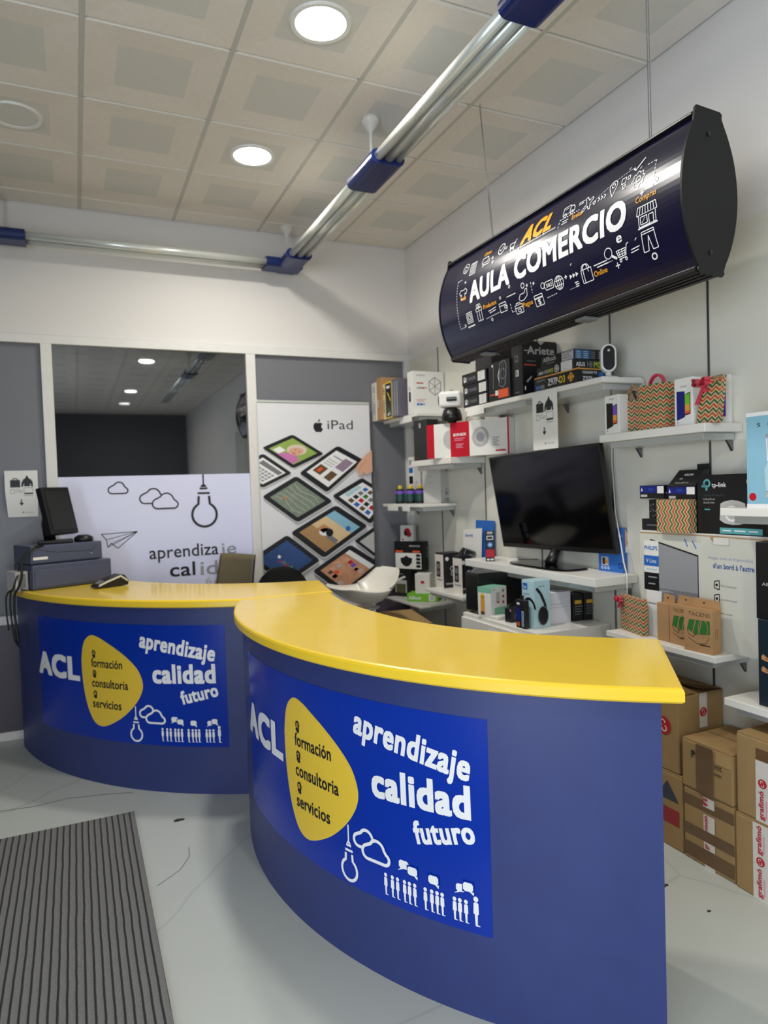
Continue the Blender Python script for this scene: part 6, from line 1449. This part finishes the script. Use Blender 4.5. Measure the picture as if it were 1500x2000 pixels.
# ---------------------------------------------------------------- on the smaller desk
zc = 1.0125
def register():
    t = empty('cash_register', (-2.755, -0.520, zc), D(23)); tag(t, 'dark slate cash register with drawer at the left end of the smaller desk', 'cash register')
    mb = MB(); mb.box(0, 0.475, 0, 0.30, 0.004, 0.148, M_slate); b = mb.build('drawer_case', t, bevel=0.005)
    mb = MB(); mb.box(0.012, 0.463, -0.006, -0.0005, 0.016, 0.118, M_slate); mb.build('drawer_front', t, bevel=0.003)
    mb = MB(); mb.box(0.0, 0.43, 0.02, 0.29, 0.152, 0.262, M_slate); mb.build('printer_case', t, bevel=0.006)
    mb = MB(); mb.box(0.01, 0.42, 0.0155, 0.0195, 0.160, 0.250, M_slate); mb.build('front_panel', t, bevel=0.002)
    mb = MB(); mb.box(0.012, 0.095, 0.0125, 0.0150, 0.178, 0.194, M_white); mb.build('label_strip', t)
    mb = MB(); cv = Canvas(mb, lambda u, v, o: (u, 0.0152-o, v), 0.0008); cv.seg([(0.34,0.215),(0.355,0.205),(0.385,0.232)], 0.003, M_blk); cv.seg([(0.05,0.236),(0.15,0.214),(0.34,0.210)], 0.002, M_blk); cv.seg([(0.355,0.195),(0.365,0.188)], 0.003, M_lgrey); mb.build('logo_mark', t)
    mb = MB(); mb.box(-0.075, -0.004, 0.06, 0.20, 0.0, 0.115, M_lgrey); mb.box(-0.06, -0.02, 0.055, 0.0595, 0.02, 0.10, M_grey); mb.build('side_reader', t, bevel=0.006)
    return t
register()
t = empty('pos_monitor', (-2.60, -0.335, zc+0.2625), 0.0); tag(t, 'black tilted point of sale touch screen standing on the cash register', 'monitor')
mb = MB(); mb.box(-0.13, 0.07, -0.06, 0.07, 0, 0.022, M_blk); mb.build('foot', t, bevel=0.008)
mb = MB(); mb.tube([(-0.06, 0.03, 0.02), (-0.075, 0.035, 0.12), (-0.06, 0.02, 0.22)], [0.035, 0.032, 0.03], M_blk, 12); mb.build('stand_neck', t, smooth=True)
def pm():
    yaw = D(50); a = Vector((math.cos(yaw), math.sin(yaw), 0)); n = Vector((math.sin(yaw), -math.cos(yaw), 0)); b = Vector((0, 0, 1)); tl = D(13)
    b2 = math.cos(tl)*b-math.sin(tl)*n; n2 = math.cos(tl)*n+math.sin(tl)*b; o = Vector((-0.045, -0.075, 0.055))
    f = lambda u, v, w_: tuple(o+a*u+b2*v+n2*w_)
    def bx(u0, u1, v0, v1, w0, w1, m, nm, **k):
        mb = MB(); mb.box(u0, u1, w0, w1, v0, v1, m); mb.v = [f(v[0], v[2], v[1]) for v in mb.v]; mb.build(nm, t, weld=True, **k)
    bx(0, 0.235, 0, 0.30, -0.045, 0.0, M_blk, 'screen_case', bevel=0.006)
    bx(0.022, 0.213, 0.03, 0.272, 0.0005, 0.002, mat('unlit_touch_screen', (34, 36, 38), 0.3), 'screen')
pm()
t = empty('pole_display', (-2.47, -0.29, zc+0.2625), 0.0); tag(t, 'small black scanner puck beside the monitor foot on the cash register', 'scanner')
mb = MB(); mb.lathe([(0.05, 0), (0.058, 0.008), (0.055, 0.028), (0.03, 0.042)], M_blk, n=20); mb.build('puck', t, smooth=True)
t = empty('card_terminal', (-2.415, -0.690, zc), D(24)); tag(t, 'black and silver card payment terminal on the smaller desk', 'card terminal')
mb = MB(); P = [(0.0,0.004),(0.0,0.018),(0.06,0.045),(0.15,0.072),(0.175,0.066),(0.20,0.030),(0.195,0.004)]; prism(mb, P, 0.0, 0.085, 'x', M_blk); mb.v = [(v[1], v[0], v[2]) for v in mb.v]; mb.build('case', t, weld=True, bevel=0.005)
mb = MB()
for yy in (-0.003,): 
    Q = [(0.012,0.018),(0.06,0.036),(0.148,0.062),(0.19,0.030)]
    for p, q in zip(Q[:-1], Q[1:]): mb.box(0,0,0,0,0,0,M_alu) if False else mb.faces([(p[0],yy,p[1]-0.006),(q[0],yy,q[1]-0.006),(q[0],yy,q[1]+0.006),(p[0],yy,p[1]+0.006),(p[0],-0.0005,p[1]-0.006),(q[0],-0.0005,q[1]-0.006),(q[0],-0.0005,q[1]+0.006),(p[0],-0.0005,p[1]+0.006)], [(0,1,2,3),(4,7,6,5),(0,4,5,1),(3,2,6,7),(0,3,7,4),(1,5,6,2)], M_alu)
mb.build('side_trim', t)
mb = MB(); mb.faces([(0.02,0.012,0.0275),(0.055,0.012,0.0435),(0.055,0.073,0.0435),(0.02,0.073,0.0275)], [(0,1,2,3)], M_grey); mb.build('keypad', t)
# cables from the monitor over the desk end
CP = [[(-2.66,-0.42,1.262),(-2.74,-0.52,1.27),(-2.80,-0.56,1.20),(-2.81,-0.56,1.10),(-2.83,-0.545,1.04),(-2.852,-0.535,1.00),(-2.858,-0.53,0.90),(-2.85,-0.53,0.80),(-2.845,-0.53,0.72)],
      [(-2.82,-0.45,1.16),(-2.845,-0.50,1.08),(-2.862,-0.49,1.03),(-2.878,-0.48,0.99),(-2.88,-0.475,0.86),(-2.85,-0.51,0.72),(-2.84,-0.525,0.69),(-2.87,-0.49,0.75),(-2.882,-0.46,0.90)],
      [(-2.785,-0.545,1.022),(-2.83,-0.47,1.022),(-2.87,-0.43,1.02),(-2.905,-0.41,0.98),(-2.908,-0.41,0.88),(-2.90,-0.42,0.78)]]
for i, c in enumerate(CP):
    mb = MB(); mb.tube(spline(c, 5), 0.0075 if i == 0 else 0.005, M_blk, 8); o = mb.build('cable', smooth=True)
    tag(o, ('thick black cable running from the monitor over the left desk end', 'thin black cable looping down at the left desk end', 'short black cable hanging at the left desk corner')[i], 'cable', 'cables at the left desk end')
# bent notice on the left panel
mb = MB(); nx = 10; w_, h_ = 0.19, 0.30
bend = lambda u, v: 0.016*math.sin(PI*v/h_)+0.012*(v/h_)**3
def npt(u, v, o): 
    s = 1.0-0.13*(1-v/h_) if False else 1.0-0.18*max(0, (0.55-v/h_)); return (0.095+(u-0.095)*s, -0.004-bend(u, v)-o, v)
for j in range(nx):
    v0, v1 = h_*j/nx, h_*(j+1)/nx
    mb.poly([npt(0,v0,0.0006), npt(w_,v0,0.0006), npt(w_,v1,0.0006), npt(0,v1,0.0006)], M_cardw); mb.poly([npt(0,v0,0), npt(0,v1,0), npt(w_,v1,0), npt(w_,v0,0)], M_cardw)
cv = Canvas(mb, lambda u, v, o: npt(u, v, o+0.0006), 0.0006); notice(mb, cv, w_, h_)
o = mb.build('paper_notice', None, (-2.915, 0.0, 1.438)); tag(o, 'curling white paper notice with pictograms taped on the grey panel at the left', 'notice')
